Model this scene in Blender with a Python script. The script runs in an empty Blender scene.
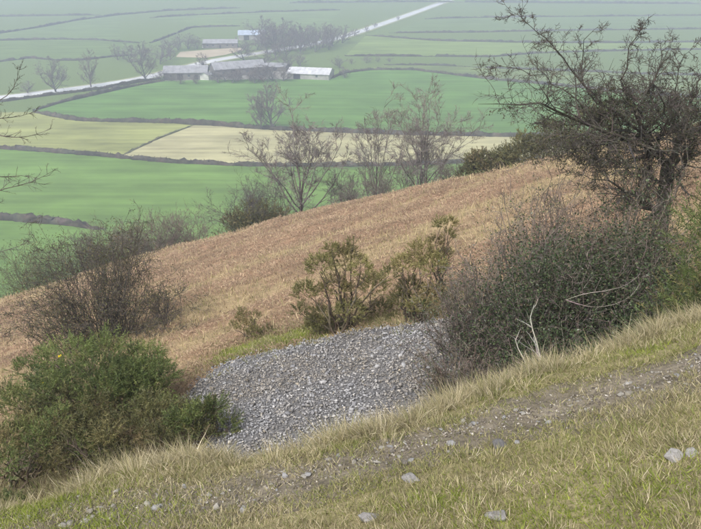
import bpy, bmesh, math, random
import numpy as np
rng = np.random.default_rng(11)
random.seed(5)
R = math.radians
SC = bpy.context.scene
COL = SC.collection

# ------------------------------------------------------------------ camera
PW, PH, FOC = 701.0, 529.0, 720.0          # photograph size and focal length in its pixels
PITCH, CAMZ = R(24.75), 75.0               # the valley floor is z = 0, the camera stands 75 m above it
cam = bpy.data.objects.new('camera', bpy.data.cameras.new('camera'))
COL.objects.link(cam); SC.camera = cam
cam.location = (0, 0, CAMZ); cam.rotation_euler = (R(90) - PITCH, 0, 0)
cam.data.sensor_width = 36; cam.data.sensor_fit = 'HORIZONTAL'
cam.data.lens = 36 * FOC / PW; cam.data.clip_start = 0.05; cam.data.clip_end = 20000

# ------------------------------------------------------------------ sky, sun, exposure (overcast)
SUN_EL, SUN_AZ = R(52), R(215)
world = bpy.data.worlds.new('World'); SC.world = world; world.use_nodes = True
wn = world.node_tree.nodes; wl = world.node_tree.links
sky = wn.new('ShaderNodeTexSky'); sky.sky_type = 'NISHITA'; sky.sun_disc = False
sky.sun_elevation = SUN_EL; sky.sun_rotation = SUN_AZ
sky.air_density = 1.0; sky.dust_density = 4.0; sky.ozone_density = 1.0
hs = wn.new('ShaderNodeHueSaturation'); hs.inputs['Saturation'].default_value = 0.22
wl.new(sky.outputs[0], hs.inputs['Color'])
bg = wn['Background']; wl.new(hs.outputs[0], bg.inputs['Color']); bg.inputs['Strength'].default_value = 0.135
sd = bpy.data.lights.new('sun', 'SUN'); sd.energy = 1.3; sd.angle = R(24); sd.color = (1.0, 0.97, 0.92)
sun = bpy.data.objects.new('sun', sd); COL.objects.link(sun); sun.location = (0, -20, 120)
sun.rotation_euler = (R(90) - SUN_EL, 0, R(180) - SUN_AZ)
SC.view_settings.view_transform = 'Standard'; SC.view_settings.look = 'None'
SC.view_settings.gamma = 1.0; SC.view_settings.use_curve_mapping = False
SC.view_settings.exposure = 0.92
SC.cycles.volume_bounces = 1; SC.cycles.max_bounces = 6; SC.cycles.transparent_max_bounces = 8

# ------------------------------------------------------------------ pixels to places
CP, SP = math.cos(PITCH), math.sin(PITCH)
def ray(px, py):
    u = (np.asarray(px, float) - PW / 2) / FOC; v = (np.asarray(py, float) - PH / 2) / FOC
    return u, CP - v * SP, -SP - v * CP
def at(px, py, y):                          # the point of a pixel's ray at depth y
    dx, dy, dz = ray(px, py); t = y / dy
    return np.array([dx * t, dy * t, CAMZ + dz * t])
def on_plane(px, py, pl):
    c, a, b = pl; dx, dy, dz = ray(px, py); t = -c / (dz + a * dy - b * dx)
    return dx * t, dy * t
def valley(px, py):
    dx, dy, dz = ray(px, py); t = -CAMZ / dz
    return np.stack([dx * t, dy * t], -1)
P1 = (1.7, 0.30, 0.25)                      # the grassy shelf with the path
P2 = (4.62, 0.27, 0.276)                    # the hillside below it
def plane(x, y, pl): return CAMZ - pl[0] - pl[1] * y + pl[2] * x

# ------------------------------------------------------------------ noise
def hsh(ix, iy, s):
    h = (ix.astype(np.int64) * 374761393 + iy.astype(np.int64) * 668265263 + s * 974711) & 0xffffffff
    h = ((h ^ (h >> 13)) * 1274126177) & 0xffffffff
    return ((h ^ (h >> 16)) & 0xffff) / 65535.0
def vn(x, y, s=0):
    x = np.asarray(x, float); y = np.asarray(y, float)
    ix = np.floor(x); iy = np.floor(y); fx = x - ix; fy = y - iy
    fx = fx * fx * (3 - 2 * fx); fy = fy * fy * (3 - 2 * fy)
    a = hsh(ix, iy, s); b = hsh(ix + 1, iy, s); c = hsh(ix, iy + 1, s); d = hsh(ix + 1, iy + 1, s)
    return (a + (b - a) * fx) * (1 - fy) + (c + (d - c) * fx) * fy
def fbm(x, y, s=0, o=3):
    r = 0; w = 0.5; t = 0
    for k in range(o):
        r = r + w * vn(np.asarray(x) * 2 ** k, np.asarray(y) * 2 ** k, s + k * 17); t += w; w *= 0.5
    return r / t
def smax(a, b, k):
    h = np.clip(0.5 + 0.5 * (a - b) / k, 0, 1); return b + (a - b) * h + k * h * (1 - h)
def smin(a, b, k): return -smax(-np.asarray(a), -np.asarray(b), k)
def softp(d, k): return np.where(d > 8 * k, d, k * np.log1p(np.exp(np.clip(d / k, -40, 40))))
def sstep(a, b, x):
    t = np.clip((np.asarray(x, float) - a) / (b - a), 0, 1); return t * t * (3 - 2 * t)

# ------------------------------------------------------------------ the shape of the hill
EP = np.array([(-60, 520), (20, 500), (110, 466), (175, 455), (240, 452), (300, 441), (400, 420), (450, 398), (540, 364), (640, 333), (700, 315), (820, 275)], float)
EX, EY = on_plane(EP[:, 0], EP[:, 1], P1)
PP = np.array([(-60, 540), (60, 518), (150, 504), (230, 492), (300, 477), (360, 461), (420, 441), (500, 419), (560, 406), (620, 391), (690, 370), (800, 338)], float)
PX, PY = on_plane(PP[:, 0], PP[:, 1], P1)
def edge(x): return np.interp(x, EX, EY) + 0.10 * (fbm(np.asarray(x) * 2.2, 0 * np.asarray(x) + 3.3, 5) - 0.5)
def path_c(x): return np.interp(x, PX, PY)
BX = np.array([-200, -60, -27, -18, -4, 13, 30, 80, 300.]); BY = np.array([50, 50, 50, 56, 57, 50, 46, 45, 45.])
def brow(x): return np.interp(x, BX, BY)
def path_m(x, y):
    w = np.interp(x, [-2.5, -1.2, 0, 1, 3], [0.46, 0.44, 0.40, 0.36, 0.36]) * (0.75 + 0.5 * fbm(x * 2.5, y * 2.5, 31))
    return np.abs(y - path_c(x)) / w
def height(x, y, sunk=True):
    x = np.asarray(x, float); y = np.asarray(y, float)
    a = plane(x, y, P1)
    near = sstep(9, 6, y) * sstep(9, 6, np.abs(x))
    bank = a - 1.0 * softp(y - edge(x), 0.10)
    b = plane(x, y, P2) - 0.50 * softp(y - brow(x), 2.5)
    b = b + (fbm(x * 0.22, y * 0.22, 61) - 0.5) * 0.9 * sstep(20, 35, y) + (fbm(x * 0.9, y * 0.9, 67, 2) - 0.5) * 0.22
    h = smax(bank, b, 0.6)
    h = smin(h, CAMZ + 8, 4.0)
    h = h + near * ((fbm(x * 1.6, y * 1.6, 71) - 0.5) * 0.10 + (fbm(x * 9, y * 9, 73, 2) - 0.5) * 0.03)
    if sunk:
        h = h - near * 0.035 * sstep(1.05, 0.7, path_m(x, y))
    return smax(h, 0.0, 5.0)

# ------------------------------------------------------------------ mesh and material helpers
def mesh(name, v, f, mat=None, col=None, smooth=False):
    v = np.ascontiguousarray(v, np.float32); f = np.ascontiguousarray(f, np.int32); n, k = f.shape
    me = bpy.data.meshes.new(name)
    me.vertices.add(len(v)); me.vertices.foreach_set('co', v.ravel())
    me.loops.add(n * k); me.loops.foreach_set('vertex_index', f.ravel())
    me.polygons.add(n); me.polygons.foreach_set('loop_start', np.arange(0, n * k, k, dtype=np.int32))
    me.polygons.foreach_set('loop_total', np.full(n, k, np.int32))
    if smooth: me.polygons.foreach_set('use_smooth', np.ones(n, bool))
    if col is not None:
        c = np.ones((len(v), 4), np.float32); c[:, :3] = col
        at_ = me.color_attributes.new('Col', 'FLOAT_COLOR', 'POINT'); at_.data.foreach_set('color', c.ravel())
    me.update(calc_edges=True)
    if mat: me.materials.append(mat)
    return me
def obj(name, me, parent=None, loc=None):
    o = bpy.data.objects.new(name, me); COL.objects.link(o)
    if parent is not None: o.parent = parent
    if loc is not None: o.location = loc
    return o
def empty(name, loc, rz=0.0):
    o = bpy.data.objects.new(name, None); COL.objects.link(o); o.location = loc; o.rotation_euler[2] = rz
    o.empty_display_size = 0.2
    return o
def tag(o, label, cat, group=None):
    o['label'] = label; o['category'] = cat
    if group: o['group'] = group
    return o
def kind(o, k): o['kind'] = k; return o
def bm_mesh(name, bm, mat, smooth=False):
    me = bpy.data.meshes.new(name); bmesh.ops.recalc_face_normals(bm, faces=bm.faces); bm.to_mesh(me); bm.free()
    if smooth: me.polygons.foreach_set('use_smooth', np.ones(len(me.polygons), bool))
    me.materials.append(mat); return me

def material(name, c1, c2=None, scale=5.0, rough=0.9, bump=0.0, bscale=None, spec=0.3, stretch=None, attr=False, transl=0.0, var=0.35, detail=4.0):
    m = bpy.data.materials.new(name); m.use_nodes = True
    N = m.node_tree.nodes; L = m.node_tree.links; p = N['Principled BSDF']; out = N['Material Output']
    p.inputs['Roughness'].default_value = rough; p.inputs['Specular IOR Level'].default_value = spec
    tc = N.new('ShaderNodeTexCoord'); src = tc.outputs['Object']
    if stretch:
        mp = N.new('ShaderNodeMapping'); mp.inputs['Scale'].default_value = stretch[:3]; mp.inputs['Rotation'].default_value = (0, 0, stretch[3])
        L.new(src, mp.inputs['Vector']); src = mp.outputs['Vector']
    nz = N.new('ShaderNodeTexNoise'); nz.inputs['Scale'].default_value = scale; nz.inputs['Detail'].default_value = detail; nz.inputs['Roughness'].default_value = 0.6
    L.new(src, nz.inputs['Vector'])
    if attr:
        at_ = N.new('ShaderNodeAttribute'); at_.attribute_name = 'Col'
        mr = N.new('ShaderNodeMapRange'); mr.inputs[1].default_value = 0.25; mr.inputs[2].default_value = 0.75
        mr.inputs[3].default_value = 1 - var; mr.inputs[4].default_value = 1 + var; L.new(nz.outputs[0], mr.inputs[0])
        mu = N.new('ShaderNodeMix'); mu.data_type = 'RGBA'; mu.blend_type = 'MULTIPLY'; mu.inputs[0].default_value = 1
        L.new(at_.outputs['Color'], mu.inputs[6]); L.new(mr.outputs[0], mu.inputs[7]); colout = mu.outputs[2]
    else:
        rp = N.new('ShaderNodeValToRGB'); e = rp.color_ramp.elements
        e[0].position = 0.32; e[1].position = 0.68
        e[0].color = (*c1, 1); e[1].color = (*(c2 or c1), 1); L.new(nz.outputs[0], rp.inputs[0]); colout = rp.outputs[0]
    L.new(colout, p.inputs['Base Color'])
    if bump:
        nb = N.new('ShaderNodeTexNoise'); nb.inputs['Scale'].default_value = bscale or scale * 4; nb.inputs['Detail'].default_value = 5
        L.new(src, nb.inputs['Vector'])
        b = N.new('ShaderNodeBump'); b.inputs['Strength'].default_value = 1.0; b.inputs['Distance'].default_value = bump
        L.new(nb.outputs[0], b.inputs['Height']); L.new(b.outputs[0], p.inputs['Normal'])
    if transl:
        tr = N.new('ShaderNodeBsdfTranslucent'); L.new(colout, tr.inputs['Color'])
        mx = N.new('ShaderNodeMixShader'); mx.inputs[0].default_value = transl
        L.new(p.outputs[0], mx.inputs[1]); L.new(tr.outputs[0], mx.inputs[2]); L.new(mx.outputs[0], out.inputs['Surface'])
    return m

M = {}
M['ground'] = material('earth and turf', None, attr=True, scale=1.7, var=0.45, bump=0.012, bscale=38, rough=1.0, spec=0.1, detail=8)
def mottle(m, scale, lo, hi):
    N = m.node_tree.nodes; L = m.node_tree.links; p = N['Principled BSDF']; old = p.inputs['Base Color'].links[0].from_socket; tc = [q for q in N if q.type == 'TEX_COORD'][0]
    nz = N.new('ShaderNodeTexNoise'); nz.inputs['Scale'].default_value = scale; nz.inputs['Detail'].default_value = 8; nz.inputs['Roughness'].default_value = 0.75; L.new(tc.outputs['Object'], nz.inputs['Vector'])
    mr = N.new('ShaderNodeMapRange'); mr.inputs[1].default_value = 0.32; mr.inputs[2].default_value = 0.68; mr.inputs[3].default_value = lo; mr.inputs[4].default_value = hi; L.new(nz.outputs[0], mr.inputs[0])
    mu = N.new('ShaderNodeMix'); mu.data_type = 'RGBA'; mu.blend_type = 'MULTIPLY'; mu.inputs[0].default_value = 1; L.new(old, mu.inputs[6]); L.new(mr.outputs[0], mu.inputs[7]); L.new(mu.outputs[2], p.inputs['Base Color'])
mottle(M['ground'], 26, 0.5, 1.4)
M['path'] = material('trodden earth', (0.10, 0.085, 0.062), (0.215, 0.185, 0.140), scale=7, bump=0.03, bscale=26, rough=0.95, spec=0.2, detail=8)
M['scree'] = material('scree grit', (0.085, 0.08, 0.078), (0.20, 0.195, 0.195), scale=22, bump=0.05, bscale=18, rough=0.95)
M['stone'] = material('grey limestone', None, attr=True, scale=28, var=0.30, bump=0.006, bscale=60, rough=0.85, spec=0.3)
M['leaf'] = material('dead and living blades', None, attr=True, scale=3, var=0.12, rough=0.75, spec=0.25, transl=0.25)
M['needle'] = material('evergreen foliage', None, attr=True, scale=2.5, var=0.25, rough=0.6, spec=0.35, transl=0.22)
M['bark'] = material('bark', None, attr=True, scale=9, var=0.4, rough=0.95, spec=0.2, bump=0.01, bscale=40)
M['road'] = material('wet road', (0.42, 0.42, 0.42), (0.58, 0.57, 0.56), scale=0.08, rough=0.16, spec=0.9)
M['hedge'] = material('hedge twigs', None, attr=True, scale=0.9, var=0.45, rough=1.0, spec=0.1)
def field_mat(nm, c, amt=0.25, ang=0.2):
    c1 = tuple(k * (1 - amt) for k in c); c2 = tuple(k * (1 + amt) for k in c)
    m = material(nm, c1, c2, scale=0.035, rough=1.0, spec=0.05, stretch=(1, 2.2, 1, ang), detail=9)
    N = m.node_tree.nodes; L = m.node_tree.links; p = N['Principled BSDF']; old = p.inputs['Base Color'].links[0].from_socket
    tc = [q for q in N if q.type == 'TEX_COORD'][0]; mp = N.new('ShaderNodeMapping'); mp.inputs['Rotation'].default_value = (0, 0, ang + 0.25); mp.inputs['Scale'].default_value = (0.012, 0.30, 1)
    L.new(tc.outputs['Object'], mp.inputs['Vector']); nz = N.new('ShaderNodeTexNoise'); nz.inputs['Scale'].default_value = 1.0; nz.inputs['Detail'].default_value = 6; L.new(mp.outputs[0], nz.inputs['Vector'])
    mr = N.new('ShaderNodeMapRange'); mr.inputs[1].default_value = 0.3; mr.inputs[2].default_value = 0.7; mr.inputs[3].default_value = 0.80; mr.inputs[4].default_value = 1.18; L.new(nz.outputs[0], mr.inputs[0])
    mu = N.new('ShaderNodeMix'); mu.data_type = 'RGBA'; mu.blend_type = 'MULTIPLY'; mu.inputs[0].default_value = 1; L.new(old, mu.inputs[6]); L.new(mr.outputs[0], mu.inputs[7]); L.new(mu.outputs[2], p.inputs['Base Color'])
    return m

# ------------------------------------------------------------------ ground: one sheet to the horizon
def lines(*segs):
    out = []
    for a, b, s in segs:
        n = max(1, int(round((b - a) / s))); out.append(np.linspace(a, b, n, endpoint=False))
    return np.concatenate(out + [[segs[-1][1]]])
ys = lines((-3500, -300, 400), (-300, -20, 14), (-20, 1.6, 0.8), (1.6, 5.6, 0.07), (5.6, 22, 0.24), (22, 76, 0.75), (76, 180, 4), (180, 1200, 60), (1200, 4000, 400))
xp = lines((0, 3.4, 0.085), (3.4, 13, 0.28), (13, 40, 0.9), (40, 160, 5), (160, 1500, 80), (1500, 4000, 400))
xs = np.concatenate([-xp[::-1], xp[1:]])
GX, GY = np.meshgrid(xs, ys); GX = GX.ravel(); GY = GY.ravel(); GZ = height(GX, GY)
def streak(x, y):                            # straw-grass streaks that run along the hillside
    s = (x * 0.77 + y * 0.64); t = (-x * 0.64 + y * 0.77)
    return fbm(s * 0.05 + 9, t * 0.30, 91, 4) * 0.55 + fbm(s * 0.35, t * 1.1, 93, 3) * 0.45
def mix(a, b, t): return np.asarray(a) * (1 - t[:, None]) + np.asarray(b) * t[:, None]
on_shelf = sstep(0.9, 0.3, GY - edge(GX)) * sstep(10, 7, GY)
st = sstep(0.46, 0.60, streak(GX, GY))
gc = mix((0.27, 0.175, 0.112), (0.31, 0.235, 0.135), st)
fl = sstep(12, 2, GZ) * sstep(70, 110, GY)
gc = mix(gc, (0.112, 0.158, 0.050), fl * 0 + np.maximum(fl, sstep(130, 160, GY)))
msx = np.array([hill_xy for hill_xy in (on_plane(q0, q1, P2) for q0, q1 in ((218, 357), (250, 348), (290, 338), (320, 331)))])
gc = mix(gc, (0.20, 0.23, 0.05), sstep(0.75, 0.2, np.abs(GY - np.interp(GX, msx[:, 0], msx[:, 1]))) * sstep(msx[0, 0] - 0.5, msx[0, 0], GX) * sstep(msx[-1, 0] + 0.4, msx[-1, 0], GX))
gc = mix(gc, (0.16, 0.135, 0.075), sstep(14, 10, GY) * sstep(14, 9, np.abs(GX)))
gc = mix(gc, (0.20, 0.175, 0.095), on_shelf)
gi = np.arange(len(xs) * len(ys)).reshape(len(ys), len(xs))
gf = np.stack([gi[:-1, :-1], gi[:-1, 1:], gi[1:, 1:], gi[1:, :-1]], -1).reshape(-1, 4)
kind(obj('ground', mesh('ground', np.stack([GX, GY, GZ], 1), gf, M['ground'], gc, smooth=True)), 'structure')

# ------------------------------------------------------------------ footpath: trodden earth strip
sx = np.arange(-3.3, 3.9, 0.045); sv = np.linspace(-1, 1, 17)
SX, SV = np.meshgrid(sx, sv); wv = np.interp(SX, [-2.5, -1.2, 0, 1, 3], [0.46, 0.44, 0.40, 0.36, 0.36]) * (0.85 + 0.45 * fbm(SX * 3, SX * 0 + np.sign(SV) * 4, 33))
SY = path_c(SX) + SV * wv
SZ = height(SX, SY, False) - 0.012 - 0.045 * sstep(0.72, 1.0, np.abs(SV)) + (fbm(SX * 14, SY * 14, 35) - 0.5) * 0.016
pi_ = np.arange(SX.size).reshape(SX.shape)
pf = np.stack([pi_[:-1, :-1], pi_[:-1, 1:], pi_[1:, 1:], pi_[1:, :-1]], -1).reshape(-1, 4)
footpath = kind(obj('footpath', mesh('footpath', np.stack([SX.ravel(), SY.ravel(), SZ.ravel()], 1), pf, M['path'], smooth=True)), 'structure')

# ------------------------------------------------------------------ fields of the valley floor
def sheet(name, pix, z, mat):
    p = valley([q[0] for q in pix], [q[1] for q in pix])
    me = bpy.data.meshes.new(name); me.from_pydata([(a, b, z) for a, b in p], [], [list(range(len(p)))]); me.update()
    me.materials.append(mat)
    if me.polygons[0].normal.z < 0: me.flip_normals()
    return kind(obj(name, me), 'structure')
HA = [(-80, 146), (5, 149), (60, 153), (110, 157), (160, 162), (240, 166), (330, 166.5), (400, 165.5), (470, 163), (600, 158), (760, 150)]
HB = [(-80, 113), (34, 112), (60, 118), (80, 121), (120, 122), (170, 123), (220, 126), (260, 129), (330, 132), (400, 134.5), (470, 136), (530, 137), (640, 138), (780, 138)]
HD = [(34, 111), (60, 103), (100, 94), (135, 86), (164, 81)]
HC = [(330, 79), (345, 73), (372, 70), (413, 70), (454, 75), (485, 79), (540, 84), (620, 92), (780, 104)]
HG = [(-80, 216), (10, 220), (40, 222.5), (75, 226), (105, 230)]
DG = [(193, 125.5), (160, 138), (118, 157.5)]
H1 = [(345, 56), (437, 56.5), (490, 57), (540, 53), (620, 51), (780, 48)]
H2 = [(384, 65), (444, 65.5), (485, 68), (540, 70), (640, 74), (780, 78)]
H3 = [(366, 35.5), (437, 41), (540, 43), (640, 43), (780, 41)]
H4 = [(389, 33), (470, 32.5), (540, 31), (780, 28)]
H5 = [(425, 19), (468, 18), (540, 17), (780, 15)]
H6 = [(-80, 46), (7, 32.5), (43, 27), (77, 20.5), (120, 15), (165, 11), (240, 8)]
H7 = [(-80, 43), (7, 40.5), (60, 39.5), (95, 40), (120, 42), (140, 43)]
H8 = [(-80, 70), (7, 61), (31, 58), (56, 60.5), (82, 60.5), (110, 57), (135, 55)]
H9 = [(150, 43), (161, 39.5), (192, 27.5), (240, 26)]
H10 = [(150, 18), (200, 15), (272, 12), (340, 10)]
H11 = [(-80, 17), (7, 16.5), (100, 15)]
H12 = [(290, 3), (420, 2), (700, 4)]
G1, G2, G3 = (0.100, 0.200, 0.050), (0.118, 0.195, 0.062), (0.135, 0.190, 0.075)
bot = [(760, 330), (-80, 330)]
sheet('field', HA + [(760, 250), (200, 252)] + HG[::-1], 0.10, field_mat('meadow green', (0.114, 0.192, 0.046), 0.24, 0.15))
sheet('field', HG + [(180, 330), (-80, 330)], 0.10, field_mat('lower meadow green', (0.110, 0.188, 0.046), 0.24, 0.5))
sheet('field', [(-80, 113)] + HB[1:6] + DG + HA[:4][::-1], 0.10, field_mat('olive pasture', (0.220, 0.235, 0.085), 0.30, 0.35))
sheet('field', [DG[0]] + HB[6:] + HA[4:][::-1] + [DG[2], DG[1]], 0.10, field_mat('straw pasture', (0.315, 0.295, 0.165), 0.28, 0.1))
sheet('field', HD + [(200, 80), (330, 79)] + HC[1:] + HB[2:][::-1], 0.10, field_mat('winter wheat', (0.092, 0.172, 0.044), 0.22, 0.0))
sheet('field', HC[1:] + H2[::-1], 0.10, field_mat('rough pasture', (0.125, 0.165, 0.060), 0.3, 0.1))
sheet('field', H1 + H3[::-1], 0.10, field_mat('pale pasture', (0.150, 0.205, 0.068), 0.2, 0.1))
sheet('field', H4 + H5[::-1], 0.10, field_mat('far pasture', (0.112, 0.16, 0.06), 0.15, 0.1))
sheet('field', H7[:-1] + H6[1:5][::-1] + [(-80, 46)], 0.10, field_mat('upland pasture', (0.115, 0.165, 0.062), 0.15, 0.1))
sheet('field', H8 + [(140, 43)] + H7[:-1][::-1], 0.10, field_mat('roadside pasture', (0.108, 0.158, 0.052), 0.2, 0.3))
sheet('field', [(195, 26)] + [(240, 25.5), (330, 24), (340, 11)] + H10[:-1][::-1], 0.10, field_mat('mown pasture', (0.120, 0.170, 0.060), 0.2, 0.1))
sheet('yard', [(176, 57), (180, 52), (205, 50), (240, 47.5), (244, 50), (225, 55), (205, 58)], 0.12, material('bare yard', (0.30, 0.25, 0.18), (0.40, 0.34, 0.24), scale=0.05, rough=1))
sheet('yard', [(165, 82), (300, 81), (333, 79), (333, 74), (290, 67), (240, 67), (165, 76)], 0.06, material('farm yard grit', (0.16, 0.15, 0.13), (0.25, 0.235, 0.21), scale=0.06, rough=1))

# ------------------------------------------------------------------ the wet road
def ribbon(name, pix, w, z, mat, sub=6):
    p = valley([q[0] for q in pix], [q[1] for q in pix]); t = np.linspace(0, len(p) - 1, (len(p) - 1) * sub + 1)
    c = np.stack([np.interp(t, np.arange(len(p)), p[:, k]) for k in (0, 1)], 1)
    for _ in range(4): c[1:-1] = (c[:-2] + 2 * c[1:-1] + c[2:]) / 4
    d = np.gradient(c, axis=0); d /= np.linalg.norm(d, axis=1)[:, None]; n = np.stack([-d[:, 1], d[:, 0]], 1)
    v = np.concatenate([np.c_[c - n * w / 2, np.full(len(c), z)], np.c_[c + n * w / 2, np.full(len(c), z)]]); k = len(c)
    i = np.arange(k - 1); f = np.stack([i, i + 1, i + 1 + k, i + k], 1)
    return kind(obj(name, mesh(name, v, f, mat)), 'structure')
ROADPIX = [(-60, 102), (5, 97.5), (45, 92.5), (100, 85.5), (140, 79), (165, 73), (210, 61), (260, 53), (310, 45), (347, 36), (385, 23), (425, 9), (470, -8)]
ribbon('road', ROADPIX, 9.0, 0.16, M['road'])
ribbon('verge', [(a, b) for a, b in ROADPIX], 15.0, 0.13, material('grass verge', (0.16, 0.19, 0.085), (0.24, 0.25, 0.13), scale=0.2, rough=1))

# ------------------------------------------------------------------ plants: branch and leaf builders
def unit(v): return v / np.maximum(np.linalg.norm(v, axis=-1, keepdims=True), 1e-9)
def grow(start, direc, length, K, wander, up):
    B = len(start); pts = np.empty((B, K, 3)); pts[:, 0] = start; d = unit(np.asarray(direc, float)); step = (np.asarray(length) / (K - 1))[:, None]
    for k in range(1, K):
        d = unit(d + rng.normal(0, wander, (B, 3)) + np.array([0, 0, up])); pts[:, k] = pts[:, k - 1] + d * step
    return pts
def taper(r0, K, tip=0.25): return np.asarray(r0)[:, None] * (1 - (1 - tip) * np.linspace(0, 1, K)[None, :])
def sprout(pts, rad, n, t0, t1, ang, lr, K, wander, up, rr=0.6, rmin=0.004, lens=None, spread=0.35, topless=0.55):
    """n children on each parent branch"""
    B, Kp, _ = pts.shape; idx = np.repeat(np.arange(B), n); t = rng.uniform(t0, t1, B * n) * (Kp - 1)
    i = np.minimum(t.astype(int), Kp - 2); f = (t - i)[:, None]
    st_ = pts[idx, i] * (1 - f) + pts[idx, i + 1] * f; tan = unit(pts[idx, i + 1] - pts[idx, i])
    side = unit(np.cross(tan, rng.normal(0, 1, (B * n, 3)))); a = np.abs(rng.normal(ang, ang * spread, B * n))[:, None]
    d = tan * np.cos(a) + side * np.sin(a)
    plen = np.linalg.norm(np.diff(pts, axis=1), axis=2).sum(1)[idx] if lens is None else np.full(B * n, lens)
    ln = plen * lr * rng.uniform(0.55, 1.25, B * n) * (1 - topless * t / (Kp - 1))
    pr = rad[idx, i] * (1 - f[:, 0]) + rad[idx, i + 1] * f[:, 0]
    p = grow(st_, d, ln, K, wander, up)
    return p, taper(np.maximum(pr * rr * rng.uniform(0.7, 1.1, B * n), rmin), K)
def tubes(sets, sides=4):
    V = []; F = []; off = 0
    for item in sets:
        pts, rad = item[0], item[1]; S = item[2] if len(item) > 2 else sides
        B, K, _ = pts.shape
        tan = np.empty_like(pts); tan[:, 1:-1] = pts[:, 2:] - pts[:, :-2]; tan[:, 0] = pts[:, 1] - pts[:, 0]; tan[:, -1] = pts[:, -1] - pts[:, -2]
        tan = unit(tan); ref = np.where(np.abs(tan[:, :1, 2:3]) > 0.8, np.array([[[1., 0.2, 0]]]), np.array([[[0.1, 0.2, 1.]]]))
        a = unit(np.cross(tan, np.broadcast_to(ref, tan.shape))); b = np.cross(tan, a)
        if S == 1:                             # the finest twigs: slivers, thinner than a pixel
            w = rng.uniform(0, 2 * np.pi, (B, 1, 1)); q = (np.cos(w) * a + np.sin(w) * b) * rad[:, :, None] * 1.1
            V.append(np.stack([pts - q, pts + q], 2).reshape(-1, 3)); ix = np.arange(B * K * 2).reshape(B, K, 2) + off
            F.append(np.stack([ix[:, :-1, 0], ix[:, :-1, 1], ix[:, 1:, 1], ix[:, 1:, 0]], -1).reshape(-1, 4)); off += B * K * 2; continue
        th = np.arange(S) * 2 * np.pi / S
        v = pts[:, :, None] + rad[:, :, None, None] * (np.cos(th)[None, None, :, None] * a[:, :, None] + np.sin(th)[None, None, :, None] * b[:, :, None])
        V.append(v.reshape(-1, 3)); ix = np.arange(B * K * S).reshape(B, K, S) + off; nx = np.roll(ix, -1, 2)
        F.append(np.stack([ix[:, :-1], nx[:, :-1], nx[:, 1:], ix[:, 1:]], -1).reshape(-1, 4)); off += B * K * S
    return np.concatenate(V), np.concatenate(F)
def tint(n, base, sd=0.2, per=1):
    k = rng.normal(1, sd, (n // per + 1, 1)).clip(0.4, 1.8) * np.asarray(base)[None] * rng.normal(1, 0.06, (n // per + 1, 3))
    return np.repeat(k, per, 0)[:n]
def wood(name, sets, base, parent=None, sides=4, sd=0.2):
    v, f = tubes(sets, sides)
    return obj(name, mesh(name, v, f, M['bark'], tint(len(v), base, sd, 12)), parent)
def spikes(p, d, ln, w, col):
    """thin triangles from p along d"""
    side = unit(np.cross(d, rng.normal(0, 1, d.shape))) * (np.asarray(w) / 2).reshape(-1, 1)
    v = np.stack([p - side, p + side, p + d * np.asarray(ln).reshape(-1, 1)], 1).reshape(-1, 3)
    return v, np.arange(len(v)).reshape(-1, 3), np.repeat(col, 3, 0)
def leaves(p, d, ln, w, col):
    """diamond leaves, slightly folded, two triangles each"""
    s = unit(np.cross(d, rng.normal(0, 1, d.shape))); n = np.cross(s, d); L_ = np.asarray(ln).reshape(-1, 1); W_ = np.asarray(w).reshape(-1, 1)
    m = p + d * L_ * 0.45
    v = np.stack([p, m + s * W_ / 2 + n * W_ * 0.18, p + d * L_, m - s * W_ / 2 + n * W_ * 0.18], 1).reshape(-1, 3)
    i = np.arange(len(p))[:, None] * 4; f = np.concatenate([i + np.array([[0, 1, 2]]), i + np.array([[0, 2, 3]])])
    return v, f, np.repeat(col, 4, 0)
def rdir(n): return unit(rng.normal(0, 1, (n, 3)))
def pick(cols, w, n):
    i = rng.choice(len(cols), n, p=np.asarray(w) / np.sum(w)); return np.asarray(cols)[i] * rng.normal(1, 0.16, (n, 1)).clip(0.5, 1.6)

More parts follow.
